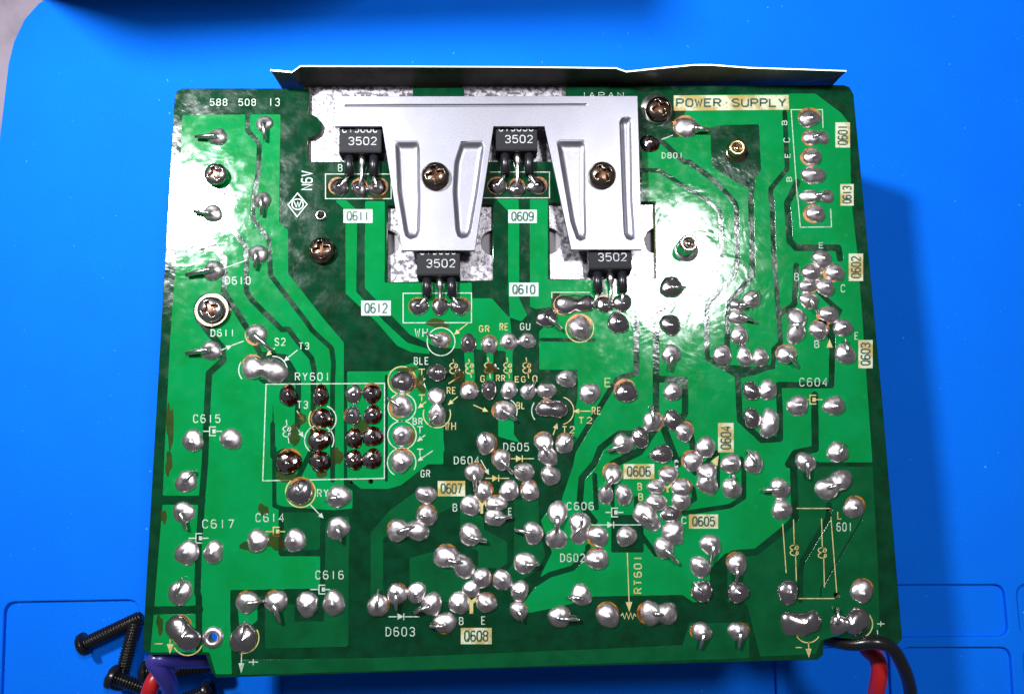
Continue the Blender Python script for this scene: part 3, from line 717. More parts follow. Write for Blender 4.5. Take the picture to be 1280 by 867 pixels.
def text(k, txt, x0, y0, x1, y1, m='ink', w=1.15, gap_=0.42, rot=0):
    a = c1(k, x0, y0); b = c1(k, x1, y1)
    return ink('silkscreen_text', glyph_polys(txt, a[0], a[1], b[0], b[1], gap_, rot), w, m)
Y_ = 'ink_yellow'
for a in (('A', '588', 400, 262, 500, 300), ('A', '508', 572, 262, 672, 300), ('A', '13', 752, 258, 815, 302), ('E', 'D610', 492, 512, 640, 555), ('I', 'D611', 405, 58, 545, 97), ('I', 'S2', 790, 110, 850, 152),
          ('I', 'T3', 935, 137, 992, 175), ('I', 'RY601', 912, 318, 1118, 362), ('I', 'T3', 925, 488, 985, 530), ('I', 'C615', 300, 570, 458, 615), ('M', 'C617', 355, 430, 540, 478), ('M', 'C614', 675, 393, 842, 440),
          ('M', 'RY', 1045, 248, 1108, 290), ('M', 'C616', 1035, 737, 1200, 784), ('N', 'GR', 705, 132, 757, 172), ('J', 'WH', 670, 52, 742, 100), ('J', 'BLE', 665, 225, 748, 266), ('J', 'BR', 657, 590, 712, 627),
          ('K', 'GU', 243, 20, 300, 58), ('J', 'T', 680, 640, 716, 680), ('J', 'T', 680, 775, 716, 815), ('K', 'D605', 143, 740, 292, 785), ('J', 'D604', 905, 822, 1052, 863),
          ('L', 'C604', 768, 350, 932, 396), ('D', 'D801', 36, 585, 160, 616), ('O', 'C606', 524, 326, 682, 368), ('O', 'D602', 485, 635, 628, 680), ('R', 'D603', 880, 465, 1050, 515), ('C', 'JAPAN', 600, 222, 862, 252, 'ink', 0.7),
          ('P', '601', 940, 425, 1025, 470), ('S', 'B', 358, 405, 380, 447), ('S', 'E', 492, 400, 512, 445), ('N', 'B', 898, 335, 920, 377), ('O', 'E', 172, 360, 190, 398), ('H', 'C', 1055, 530, 1076, 570),
          ('H', 'B', 790, 465, 812, 505), ('H', 'E', 930, 290, 952, 320), ('L', 'B', 858, 125, 882, 165), ('L', 'E', 1100, 75, 1118, 115), ('B', 'B', 208, 655, 230, 695),
          ('D', 'B', 758, 392, 786, 416, 'ink', 1.2, .4, 90), ('D', 'C', 768, 495, 802, 520, 'ink', 1.2, .4, 90), ('D', 'E', 776, 590, 806, 612, 'ink', 1.2, .4, 90), ('D', 'B', 786, 732, 815, 755, 'ink', 1.2, .4, 90),
          ('P', 'C', 15, 75, 35, 108), ('P', 'C', 56, 392, 80, 428), ('O', 'C', 1170, 72, 1190, 108)):
    text(*a)
for a in (('J', 'GR', 1056, 35, 1114, 70), ('J', 'RE', 1180, 22, 1227, 60), ('J', 'RE', 862, 405, 912, 442), ('J', 'WH', 850, 615, 912, 660), ('K', 'EG', 212, 340, 272, 372), ('K', 'O', 318, 335, 342, 370), ('J', 'G', 1064, 335, 1086, 370),
          ('J', 'RR', 1158, 332, 1208, 366), ('K', 'BL', 222, 495, 268, 532), ('K', 'RE', 675, 525, 725, 565), ('K', 'T2', 595, 585, 672, 620), ('K', 'T2', 496, 640, 566, 677), ('J', 'T', 690, 295, 728, 330), ('J', 'T', 690, 450, 728, 488),
          ('P', 'L', 944, 362, 966, 402), ('O', 'B', 950, 210, 972, 250), ('O', 'B', 955, 272, 978, 312), ('K', 'E', 752, 350, 785, 400)):
    text(*a, m=Y_)
text('T', 'RT601', 350, 35, 392, 258, Y_, 1.4, 0.42, 90)
text('A', 'N6V', 950, 695, 1012, 805, 'plate', 1.8, 0.3, 90)
# maker's diamond
ink('emblem', [c('E', [(925, 8), (982, 75), (922, 150), (868, 78), (925, 8)]), c('E', earc(925, 75, 34, 32, 0, 360, 20)), c('E', [(905, 60), (918, 92), (926, 60), (934, 92), (945, 60)])], 1.5, 'plate')

def lines(k, polys, w=1.25, m='ink', name='silkscreen_line'): return ink(name, [c(k, P) for P in polys], w, m)
def circle(k, x, y, r, a0=0, a1=360, m='ink', w=1.3):
    return ink('silkscreen_ring', [c(k, earc(x, y, r, r, a0, a1, 28))], w, m)
def arrow(k, x0, y0, x1, y1, m='ink', hl=34, hw=15):
    d = Vector((x1 - x0, y1 - y0)).normalized(); n = Vector((-d.y, d.x)); b = Vector((x1, y1)) - d * hl
    V, F = up(*ribbons([[at(*p).xy for p in c(k, [(x0, y0), tuple(b)])]], 1.2 * MM_PX, INKZ))
    tri = [at(*p, INKZ + 0.004) for p in c(k, [(x1, y1), tuple(b + n * hw), tuple(b - n * hw)])]
    i0 = len(V); V = list(V) + tri; F = list(F) + [(i0, i0 + 1, i0 + 2)]
    V, F = up(V, F); return part('silkscreen_arrow', V, F, M[m])
def diode(k, x0, x1, y, xc, m='ink', h=20, y1=None):
    y1 = y if y1 is None else y1
    V, F = up(*ribbons([[at(*p).xy for p in P] for P in (c(k, [(x0, y), (xc - 22, y)]), c(k, [(xc + 10, y), (x1, y1)]), c(k, [(xc + 14, y - h), (xc + 14, y + h)]))], 1.2 * MM_PX, INKZ))
    i0 = len(V); V = list(V) + [at(*p, INKZ + 0.012) for p in c(k, [(xc + 12, y), (xc - 24, y - h), (xc - 24, y + h)])]; F = list(F) + [(i0, i0 + 1, i0 + 2)]
    V, F = up(V, F); return part('diode_symbol', V, F, M[m])
def cap(k, x, y, x0, x1, m='ink', h=26):
    V, F = up(*ribbons([[at(*p).xy for p in P] for P in (c(k, [(x0, y), (x - 16, y)]), c(k, [(x + 22, y - h), (x - 16, y - h), (x - 16, y + h), (x + 22, y + h)]), c(k, [(x + 18, y), (x1, y)]))], 1.3 * MM_PX, INKZ))
    i0 = len(V); V = list(V) + [at(*p, INKZ + 0.012) for p in c(k, [(x, y - 12), (x + 20, y - 12), (x + 20, y + 12), (x, y + 12)])]; F = list(F) + [(i0, i0 + 1, i0 + 2, i0 + 3)]
    V, F = up(V, F); return part('capacitor_symbol', V, F, M[m])
def coil(k, x, y0, y1, m=Y_, r=15, n=2, hook=True):
    ym = (y0 + y1) / 2; P = [(x - 8, y0), (x - 4, ym - n * r - 6)]; q = []
    q += [(x + 4, ym - n * r)]
    for i in range(n):
        cy = ym - (n - 1) * r + i * 2 * r
        q += [(x - 4 + 24 * math.cos(a), cy + r * math.sin(a)) for a in [(-0.5 + t / 10 * 2.2) * math.pi for t in range(11)]]
    q += [(x + 4, ym + n * r + 6)]
    return ink('coil_symbol', [c(k, P), c(k, q), c(k, [(x + 4, ym + n * r + 6), (x + 8, y1)])], 1.2, m)

cap('I', 412, 668, 358, 470); cap('M', 330, 540, 270, 390, h=28); cap('M', 795, 500, 735, 850, Y_); cap('M', 1070, 848, 1000, 1120); cap('L', 845, 478, 815, 905, Y_); cap('O', 808, 385, 755, 862)
diode('R', 895, 1080, 400, 972); diode('O', 32, 175, 180, 98, Y_); diode('O', 185, 325, 62, 240, Y_); diode('O', 670, 985, 460, 790)
arrow('I', 465, 182, 530, 152); lines('I', [[(530, 152), (602, 126)]]); lines('E', [[(482, 460), (620, 410)]]); lines('C', [[(1090, 505), (1160, 478)]])
arrow('I', 925, 180, 840, 248); arrow('I', 790, 168, 735, 215, Y_); arrow('I', 920, 545, 965, 608, Y_); arrow('I', 915, 640, 962, 705)
arrow('J', 985, 20, 902, 88, Y_); arrow('J', 870, 382, 935, 340, Y_, 1, 1); arrow('J', 925, 460, 865, 510, Y_); arrow('J', 735, 490, 685, 530, Y_); arrow('J', 730, 350, 685, 395, Y_)
arrow('J', 730, 690, 680, 730); arrow('J', 775, 785, 682, 848); arrow('K', 665, 547, 562, 547, Y_); arrow('K', 440, 690, 465, 618, Y_); arrow('M', 1003, 340, 1082, 422)
arrow('O', 5, 70, 55, 160); arrow('J', 1020, 510, 1110, 550, Y_)
arrow('Q', 640, 535, 638, 625, Y_, 60, 20); arrow('Q', 1070, 620, 1066, 740, 'ink', 60, 18); arrow('U', 338, 550, 343, 648, Y_, 55, 18)
arrow('T', 308, 15, 321, 372, Y_, 60, 20)
lines('T', [[(270, 395), (280, 380), (292, 412), (304, 376), (316, 414), (328, 376), (340, 414), (350, 382), (360, 398)]], 1.2, Y_, 'resistor_symbol')
ink('relay_outline', [[(332.8, 480), (480.8, 479), (480.5, 597.5), (328.6, 600.5), (332.8, 480)]], 1.3)
lines('B', [[(130, 712), (525, 712), (525, 860), (130, 860), (130, 712)]]); lines('C', [[(60, 700), (418, 700), (418, 855), (20, 855)]]); lines('F', [[(597, 610), (1008, 608), (1008, 786), (597, 787), (597, 610)]])
lines('G', [[(660, 604), (432, 604), (432, 640)]]); lines('D', [[(1004, 435), (1000, 325), (812, 325), (850, 867)]]); lines('H', [[(805, 0), (822, 202), (1000, 200), (995, 95)]])
lines('P', [[(710, 342), (900, 342)], [(630, 430), (650, 710)], [(905, 390), (938, 822)], [(720, 855), (925, 855)]], 1.2, Y_)
coil('P', 700, 405, 755); coil('P', 860, 400, 790)
for x in (55, 170, 285): coil('K', x, 225, 350, Y_, 16, 2)
coil('J', 905, 235, 345, Y_, 16, 2); coil('J', 1000, 235, 345, Y_, 16, 2); coil('I', 865, 600, 740, 'ink', 16, 2)
for k, x, y, r, a0, a1, m_ in (('J', 590, 363, 84, 0, 360, Y_), ('J', 590, 525, 84, 0, 360, 'ink'), ('J', 590, 692, 86, 0, 360, 'ink'), ('N', 588, 85, 86, 120, 390, 'ink'), ('J', 825, 130, 84, 0, 360, 'ink'), ('J', 800, 565, 82, -20, 200, Y_),
                           ('I', 780, 300, 82, -95, 60, 'ink'), ('I', 655, 300, 84, 140, 215, 'ink'), ('I', 1075, 595, 82, -70, 70, 'ink'), ('I', 1075, 595, 82, 120, 215, Y_), ('I', 1055, 720, 88, 130, 390, 'ink'), ('M', 943, 265, 90, 0, 360, Y_),
                           ('G', 600, 820, 84, 0, 360, Y_), ('K', 145, 548, 78, -60, 20, 'ink'), ('K', 480, 545, 84, -75, 75, Y_), ('K', 395, 545, 84, 140, 215, 'ink'), ('Q', 745, 540, 92, 20, 150, Y_),
                           ('Q', 1080, 525, 94, -30, 110, Y_), ('U', 335, 480, 76, 30, 150, Y_), ('U', 640, 445, 84, -40, 65, Y_)):
    circle(k, x, y, r, a0, a1, m_)
text('Q', '+', 1112, 645, 1168, 700); text('U', '+', 752, 420, 795, 466); text('Q', '-', 542, 545, 600, 580, Y_); text('U', '-', 258, 560, 302, 610, Y_); lines('U', [[(752, 480), (755, 505)]])
# yellow Y marks between transistor leads
lines('N', [[(1040, 310), (1070, 340), (1070, 392)], [(1070, 340), (1105, 312)]], 3.2, Y_); lines('S', [[(395, 285), (430, 315), (430, 382)], [(430, 315), (472, 285)]], 4.2, Y_)
lines('O', [[(1160, 210), (1125, 240), (1095, 215)], [(1125, 240), (1130, 265)]], 2.4, Y_); lines('H', [[(955, 455), (1000, 415)]], 3.5, Y_)
def tri(k, P, m):
    return part('silkscreen_wedge', [at(*p, INKZ) for p in c(k, P)], up([at(*p, INKZ) for p in c(k, P)], [tuple(range(len(P)))])[1], M[m])
tri('P', [(268, 40), (222, 75), (258, 102)], Y_); tri('L', [(948, 112), (930, 165), (968, 165)], Y_)

# designator plates
def plate(k, txt, box, m='plate', rot=0, w=1.9, quad=None, pad=0.16):
    x0, y0, x1, y1 = box
    P = [at(*p).xy for p in c(k, quad or [(x0, y0), (x1, y0), (x1, y1), (x0, y1)])]
    o = curve_slab('designator_label', [P], 0.10, 0.15, M[m], root, 0.0, TOP)
    a = c1(k, x0, y0); b = c1(k, x1, y1)
    dx, dy = (b[0] - a[0]), (b[1] - a[1])
    if rot: ix, iy = 0.2, 0.12
    else: ix, iy = 0.13, 0.2
    V, F = up(*ribbons([[at(x, y).xy for x, y in Q] for Q in glyph_polys(txt, a[0] + dx * ix, a[1] + dy * iy, b[0] - dx * ix, b[1] - dy * iy, 0.3, rot)], w * MM_PX, 0.16))
    mesh_obj('lettering', V, F, M['print'], o)
plate('F', 'Q611', (238, 105, 413, 187)); plate('F', 'Q612', (345, 654, 523, 744)); plate('G', 'Q609', (170, 108, 342, 188)); plate('G', 'Q610', (176, 546, 352, 628))
plate('N', 'Q607', (805, 196, 970, 288), 'plate_yellow'); plate('S', 'Q608', (366, 467, 552, 565), 'plate_yellow'); plate('O', 'Q606', (863, 94, 1048, 184), 'plate_yellow'); plate('P', 'Q605', (96, 376, 262, 457), 'plate_yellow')
plate('L', 'Q604', (276, 618, 370, 795), 'plate_yellow', 90); plate('L', 'Q603', (1120, 120, 1206, 290), 'plate_yellow', 90); plate('H', 'Q602', (1098, 352, 1180, 508), 'plate_yellow', 90)
plate('D', 'Q601', (1078, 402, 1166, 553), 'plate_yellow', 90); plate('D', 'Q613', (1108, 772, 1188, 902), 'plate_yellow', 90)
o = curve_slab('title_label', [[at(*p).xy for p in c('D', [(106, 240), (796, 238), (800, 326), (106, 332)])]], 0.10, 0.15, M['plate_yellow'], root, 0.0, TOP)
a_, b_ = c1('D', 124, 262), c1('D', 778, 306)
V, F = up(*ribbons([[at(x, y).xy for x, y in Q] for Q in glyph_polys('POWER.SUPPLY', a_[0], a_[1], b_[0], b_[1], 0.3)], 2.4 * MM_PX, 0.16))
mesh_obj('lettering', V, F, M['print'], o)

# dried flux residue by the relay and transformer pads and along the left edge
def residue(k, x, y, rx, ry, seed):
    rr = random.Random(seed); n = 30; ph = [rr.uniform(0, 6.28) for _ in range(4)]; V, F = [], []
    for i, t in enumerate((1.0, 0.8, 0.45)):
        for q in range(n):
            a = 2 * math.pi * q / n; w = 1 + 0.16 * math.sin(2 * a + ph[0]) + 0.13 * math.sin(3 * a + ph[1]) + 0.09 * math.sin(5 * a + ph[2])
            p = at(*c1(k, x + rx * w * t * math.cos(a), y + ry * w * t * math.sin(a)))
            V.append((p.x, p.y, (0.095, 0.135, 0.15)[i]))
    p = at(*c1(k, x, y)); V.append((p.x, p.y, 0.155))
    for i in range(2):
        for q in range(n): F.append((i * n + q, i * n + (q + 1) % n, (i + 1) * n + (q + 1) % n, (i + 1) * n + q))
    for q in range(n): F.append((2 * n + q, 2 * n + (q + 1) % n, 3 * n))
    V, F = up(V, F); part('flux_residue', V, F, M['flux'], True)
for n_, a in enumerate((('I', 158, 640, 20, 150), ('M', 150, 90, 22, 70), ('M', 120, 410, 18, 45), ('Q', 578, 450, 20, 60), ('F', 800, 790, 70, 26), ('I', 950, 590, 30, 34), ('I', 905, 690, 40, 60), ('M', 660, 590, 70, 40), ('M', 790, 560, 50, 60),
                   ('B', 445, 850, 50, 22), ('M', 720, 370, 34, 34), ('M', 860, 170, 80, 30), ('J', 620, 300, 60, 20), ('J', 700, 380, 30, 60), ('J', 930, 330, 30, 50), ('J', 1130, 290, 40, 30), ('N', 100, 130, 50, 40), ('J', 200, 820, 30, 60),
                   ('J', 340, 640, 60, 40), ('D', 140, 395, 60, 24), ('K', 60, 290, 40, 36), ('G', 560, 640, 90, 24))):
    residue(*a, 100 + n_)

# ------------------------------------------------------------------ heat sink, plates, shield
def slabmm(name, loops, z0, z1, m, bevel=0.0, parent=None): return curve_slab(name, loops, z0, z1, m, parent or root, bevel, TOP if parent is None else None)
def qd(x0, y0, x1, y1, z): return [at(x0, y0, z).xy, at(x1, y0, z).xy, at(x1, y1, z).xy, at(x0, y1, z).xy]
slabmm('heat_sink', [qd(384, 105, 838, 362, -1.6)], MZ + 0.05, -2.6, M['sink'], 0.3)
def notch_plate(x0, y0, x1, y1, left, right, ym, rx, ry):
    P = [(x0, y0), (x1, y0)]
    if right: P += earc(x1, ym, rx, ry, -90, -270, 14)
    P += [(x1, y1), (x0, y1)]
    if left: P += earc(x0, ym, rx, ry, 90, -90, 14)
    slabmm('mounting_plate', [[at(x, y, -1.2).xy for x, y in P]], -2.55, -1.2, M['tinned'], 0.1)
notch_plate(380, 104, 517, 206, False, False, 157, 10, 15)
notch_plate(578, 104, 709, 206, False, False, 157, 10, 15)
notch_plate(483.5, 257, 617, 353, True, True, 303.5, 15.5, 15.5)
notch_plate(685.5, 253, 821, 349, True, True, 301, 15.5, 16)
# small holes in the plates along the top edge
for x, w_ in ((455, 9), (643, 9)):
    slabmm('clip_hole', [[at(*p, -1.1).xy for p in earc(x, 118, w_, 3.2, 180, 360, 12)]], -1.25, -1.15, M['shield'])

# vertical shield sheet behind the far edge
topz = 6.2
prof = [(338, 88.5), (365, 91), (375.5, 83.5), (520, 84), (640, 84.5), (770, 86), (783, 90.5), (820, 86.5), (868, 82), (890, 82), (935, 85.5), (1000, 87.5), (1058, 89.5)]
base = [(351, 113)] + [(x, 112.4 - (x - 350) * 0.0055) for x in (368, 378, 520, 640, 770, 783, 820, 868, 890, 935, 1000)] + [(1044, 108.5)]
V, F, FE = [], [], []
nrm_ = Vector((0, 1, 0)) * 0.28
for (x, y), (bx, by) in zip(prof, base):
    t = at(x, y, topz); b = at(bx, by - 1.0, -0.5); b.y += 0.9
    lo = Vector((b.x, b.y, -12))
    V += [lo, b, t - Vector((0, 0, 0.02)), lo + nrm_, t + nrm_ + Vector((0, 0, 0.0))]
n_ = len(prof)
for i in range(n_ - 1):
    a, b = i * 5, (i + 1) * 5
    F += [(a, b, b + 1, a + 1), (a + 1, b + 1, b + 2, a + 2), (b + 3, a + 3, a + 4, b + 4)]; FE += [(a + 2, b + 2, b + 4, a + 4)]
F += [(0, 1, 2, 4, 3), tuple(reversed([(n_ - 1) * 5 + q for q in (0, 1, 2, 4, 3)]))]
sh = part('shield_sheet', V, F + FE, M['shield'])
sh.data.materials.append(M['shield_edge_lit'])
for p in sh.data.polygons[len(F):]: p.material_index = 1

# ------------------------------------------------------------------ aluminium bracket
BZ = 4.0
br_px = [(419, 120.5), (797, 120), (802.5, 312), (714, 312), (680.5, 158), (617, 158), (593.5, 313), (502.5, 313), (477.6, 158), (418.5, 158)]
ribs = [c('B', [(548, 512), (680, 512), (700, 540), (702, 800)]) + c('F', [(705, 20), (700, 230), (680, 270), (640, 285), (610, 265), (600, 230), (562, 0)]),
        c('B', [(945, 515), (1075, 512), (1088, 540)]) + c('F', [(1050, 0), (1010, 230), (985, 270), (950, 280), (925, 265), (912, 230), (895, 0)]) + c('B', [(905, 640)]),
        c('C', [(462, 515), (480, 506), (620, 506), (642, 540), (642, 867)]) + c('G', [(648, 240), (635, 280), (605, 295), (580, 280), (545, 180)]),
        c('C', [(840, 400), (850, 375), (880, 365), (910, 375), (918, 400), (925, 867)]) + c('G', [(940, 250), (930, 280), (905, 292), (880, 280), (866, 250), (855, 0)])]
gro = [(430.5, 132), (432, 130.6), (560, 130.4), (733, 129.6), (734.5, 131.0), (733, 132.4), (560, 133.4), (432, 134), (430.5, 132.8)]
def lmm(P, z): return [at(x, y, z).xy for x, y in P]
bk = slabmm('bracket', [lmm(br_px, BZ)] + [lmm(r, BZ) for r in ribs] + [lmm(gro, BZ)], BZ - 1.0, BZ, M['alu'], 0.08)
def resample(P, n):
    P = [Vector(p) for p in P] + [Vector(P[0])]; L = [0]
    for i in range(len(P) - 1): L.append(L[-1] + (P[i + 1] - P[i]).length)
    out = []; j = 0
    for k in range(n):
        d = L[-1] * k / n
        while L[j + 1] < d: j += 1
        out.append(P[j].lerp(P[j + 1], (d - L[j]) / max(1e-9, L[j + 1] - L[j])))
    return out
def dish(name, P, depth, w, parent, rows=30, cols=14):
    """smooth pressed recess filling the outline P (mm, one span per row)"""
    P = [Vector(p) for p in P]; y0, y1 = min(p.y for p in P), max(p.y for p in P)
    V, F = [], []
    for r in range(rows + 1):
        y = y0 + (y1 - y0) * (0.5 - 0.5 * math.cos(math.pi * r / rows)); yy = min(max(y, y0 + 1e-3), y1 - 1e-3); xs = []
        for i in range(len(P)):
            a, b = P[i - 1], P[i]
            if (a.y > yy) != (b.y > yy): xs.append(a.x + (b.x - a.x) * (yy - a.y) / (b.y - a.y))
        xa, xb = min(xs) - 0.1, max(xs) + 0.1
        y2 = y + (-0.1 if r == 0 else 0.1 if r == rows else 0)
        for q in range(cols + 1):
            x = xa + (xb - xa) * (0.5 - 0.5 * math.cos(math.pi * q / cols))
            d = max(0, min(x - xa, xb - x, (y - y0) * 0.8, (y1 - y) * 0.8) / w); d = min(1, d); d = d * d * (3 - 2 * d)
            V.append((x, y2, BZ - 0.09 - depth * d))
    for r in range(rows):
        for q in range(cols): F.append((r * (cols + 1) + q, r * (cols + 1) + q + 1, (r + 1) * (cols + 1) + q + 1, (r + 1) * (cols + 1) + q))
    V, F = up(V, F)
    return mesh_obj(name, V, F, M['alu'], parent, None, True)
for r in ribs: dish('pressed_rib', lmm(r, BZ), 0.8, 1.2, bk)
dish('pressed_groove', lmm(gro, BZ), 0.3, 0.35, bk, 8, 40)

# ------------------------------------------------------------------ transistors
def transistor(x0, x1, y0, y1, ych, rows, joints_, shade=None):
    """body seen between pixel x0..x1; y0 hidden under the bracket, y1 lower edge of the top face, ych end of chamfer"""
    zt, zb = 2.9, -1.0
    t = empty('transistor', (at((x0 + x1) / 2, y1).x, at((x0 + x1) / 2, y1).y, BOARD_Z), root)
    L = Vector((at((x0 + x1) / 2, y1).x, at((x0 + x1) / 2, y1).y, 0))
    a = at(x0, y1, zt) - L; b = at(x1, y1, zt) - L
    xa, xb, ya = a.x, b.x, a.y
    yb = ya + 11.0
    yc = (at(x0, ych, 0.6) - L).y
    bm = bmesh.new()
    prof2 = [(ya, zt), (ya - 0.25, zt - 0.12), (yc, 0.7), (yc, zb), (yb, zb), (yb, zt)]
    vs_ = [[bm.verts.new((Vector((x, y, z)) * S)) for y, z in prof2] for x in (xa, xb)]
    n = len(prof2)
    for i in range(n): bm.faces.new((vs_[0][i], vs_[0][(i + 1) % n], vs_[1][(i + 1) % n], vs_[1][i]))
    bm.faces.new(list(reversed(vs_[0]))); bm.faces.new(vs_[1])
    bmesh.ops.recalc_face_normals(bm, faces=bm.faces)
    bmesh.ops.bevel(bm, geom=list(bm.edges), offset=0.13 * S, segments=2, affect='EDGES')
    me = bpy.data.meshes.new('body'); bm.to_mesh(me); bm.free(); me.materials.append(M['epoxy'])
    bo = link(bpy.data.objects.new('body', me), t)
    bw = xb - xa
    for txt, u0, u1, v0, v1 in rows:
        polys = []
        for Q in glyph_polys(txt, 0, 0, 1, 1, 0.35):
            polys.append([(xa + bw * (u0 + (u1 - u0) * x), ya + (v1 - (v1 - v0) * y)) for x, y in Q])
        V, F = up(*ribbons(polys, 0.22, zt + 0.015))
        mesh_obj('marking', V, F, M['mark'], bo)
    for i, (lx_, ly_) in enumerate(joints_):
        e = at(lx_, ly_, 0.9) - L; wx = xa + bw * (0.22, 0.52, 0.8)[i]
        s = Vector((wx, yc + 0.4, 1.1))
        q = Vector((wx, yc + (e.y - yc) * 0.62, 1.0))
        if i == 1:
            v, f = tube([s, Vector((wx, yc - 1.6, 1.1)), Vector((wx, yc - 2.4, 1.1)), q, e + Vector((0, 0, 0.2)), e + Vector((0, -0.6, -0.6))], [0.85, 0.8, 0.5, 0.4, 0.42, 0.4], 8)
            mesh_obj('lead', v, f, M['lead'], t, None, True)
        else:
            v, f = tube([s, s.lerp(q, 0.5), q, q + Vector((0, -0.02, 0))], [1.05, 1.05, 1.05, 0.8], 16)
            mesh_obj('sleeve', v, f, M['sleeve'], t, None, True)
            v, f = tube([q + Vector((0, 0.4, 0)), q.lerp(e, 0.5), e, e + Vector((0, -0.5, -0.5))], 0.45, 8)
            mesh_obj('lead', v, f, M['lead'], t, None, True)
R1 = [('C1986C', .08, .9, 4.55, 6.35), ('3502', .23, .88, 1.6, 3.3)]
transistor(423.5, 476.5, 158, 189.5, 197, R1, [c1('B', 215, 790), c1('B', 335, 790), c1('B', 440, 790)])
transistor(620, 672, 158, 187, 194, [('C1983C', .08, .9, 4.4, 6.2), ('3502', .23, .88, 1.6, 3.3)], [c1('C', 108, 785), c1('C', 222, 790), c1('C', 338, 785)])
transistor(521, 575, 312, 343, 350, [('C1986C', .08, .9, 4.55, 6.35), ('3502', .23, .88, 1.6, 3.3)], [c1('F', 692, 690), c1('F', 820, 690), c1('F', 935, 690)])
transistor(736, 790, 312, 335, 343, [('3502', .23, .88, 1.6, 3.3)], [c1('G', 690, 672), c1('G', 775, 680), c1('G', 855, 668)])

# ------------------------------------------------------------------ screws on the board
def phillips_mesh(R, H, name='screw_head', m=M['screw'], rot=20.0):
    NS, NR = 96, 34; V, F = [], []
    ro = math.radians(rot)
    for i in range(NR + 1):
        t = 1 - i / NR
        for k in range(NS):
            a = 2 * math.pi * k / NS; r = R * t
            z = H * math.sqrt(max(0, 1 - (0.93 * t) ** 2.4))
            if i == 0: z = 0
            x, y = r * math.cos(a), r * math.sin(a)
            u, v = abs(x * math.cos(ro) + y * math.sin(ro)), abs(-x * math.sin(ro) + y * math.cos(ro))
            w = 0.15 * R * (1 + 0.3 * max(0, 1 - t * 2))
            mx, mn = max(u, v), min(u, v)
            s = max(0, min(1, (w - mn) / (0.05 * R) + 0.5)) * max(0, min(1, (0.62 * R - mx) / (0.06 * R) + 0.5))
            core = max(0, min(1, (0.27 * R - math.hypot(x, y)) / (0.08 * R) + 0.5))
            s = max(s, core)
            z -= H * 0.5 * s
            V.append((x, y, z))
            if i == NR: break
    for i in range(NR - 1):
        for k in range(NS):
            k2 = (k + 1) % NS; F.append((i * NS + k, i * NS + k2, (i + 1) * NS + k2, (i + 1) * NS + k))
    for k in range(NS): F.append(((NR - 1) * NS + k, (NR - 1) * NS + (k + 1) % NS, NR * NS))
    return V, F
def recess(o, R, H):
    """tarnished metal inside the cross"""
    o.data.materials.append(M['tarnish'])
    for p in o.data.polygons:
        cc = p.center / S; t = math.hypot(cc.x, cc.y) / R
        if t < 0.7 and cc.z < H * math.sqrt(max(0, 1 - (0.93 * t) ** 2.4)) - 0.28 * H: p.material_index = 1
def board_screw(x, y, rpx, z, h, m, rot, washer=0):
    p = at(x, y, z + h * 0.6)
    v, f = phillips_mesh(rpx * MM_PX, h, rot=rot)
    o = mesh_obj('screw', v, f, M[m], root, (p.x, p.y, BOARD_Z + z), True)
    recess(o, rpx * MM_PX, h)
    if washer:
        v, f = lathe([(rpx * 0.8 * MM_PX, 0.0), (rpx * 0.8 * MM_PX, 0.05), (washer * MM_PX * 0.96, 0.05), (washer * MM_PX, -0.1), (washer * MM_PX, -z)], 36)
        mesh_obj('washer', v, f, M['screw'], o, None, False)
board_screw(269, 216.5, 14.5, 0.9, 1.5, 'screw_bright', 25); v, f = lathe([(1.5, 0.9), (2.5, 0.7), (2.5, 0.0)], 24); mesh_obj('screw_collar', v, f, M['screw_bright'], root, (at(269, 216.5, 1.5).x, at(269, 216.5, 1.5).y, BOARD_Z + .05), True)
board_screw(262.5, 386, 16.5, 0.9, 1.7, 'screw_bright', 25, 21.5)
board_screw(401.5, 312, 17, 0.1, 2.1, 'screw', 10)
board_screw(544, 218.5, 18, BZ, 2.2, 'screw', 15)
board_screw(753.5, 217.5, 17.5, BZ, 2.2, 'screw', 30)
board_screw(824.5, 135, 17, 0.6, 2.2, 'screw', 25)
v, f = lathe([(0.1, 0.10), (3.7, 0.12), (3.75, 0.0)], 36); mesh_obj('screw_pad', v, f, M['solder'], root, (at(821, 136).x, at(821, 136).y, BOARD_Z + 0.03), True)
# threaded posts
def post(x, y, ro, ri, z, m):
    p = at(x, y, z)
    ro *= MM_PX; ri *= MM_PX
    v, f = lathe([(ro * 1.05, 0), (ro * 1.05, z * 0.55), (ro, z * 0.6), (ro, z - 0.15), (ro - 0.15, z), (ri + 0.1, z), (ri, z - 0.12), (ri, z - 1.6), (0.01, z - 1.6)], 28)
    o = mesh_obj('threaded_post', v, f, M[m], root, (p.x, p.y, BOARD_Z), True)
    v, f = lathe([(ri * 0.72, z - 1.6), (ri * 0.72, z - 0.5), (ri * 0.5, z - 0.25), (0.01, z - 0.25)], 20)
    mesh_obj('stud', v, f, M['screw'], o, None, True)
post(922, 184, 10.5, 6.6, 2.2, 'brass'); post(861.5, 303.5, 11, 7, 4.4, 'screw_bright')
p = at(858, 313); v, f = lathe([(0.1, 0.14), (2.6, 0.16), (2.7, 0.0)], 28); mesh_obj('post_pad', v, f, M['solder'], root, (p.x, p.y, BOARD_Z + 0.05), True)
p = at(921, 190); v, f = lathe([(0.1, 0.14), (2.5, 0.16), (2.6, 0.0)], 28); mesh_obj('post_pad', v, f, M['screw'], root, (p.x, p.y, BOARD_Z + 0.03), True)
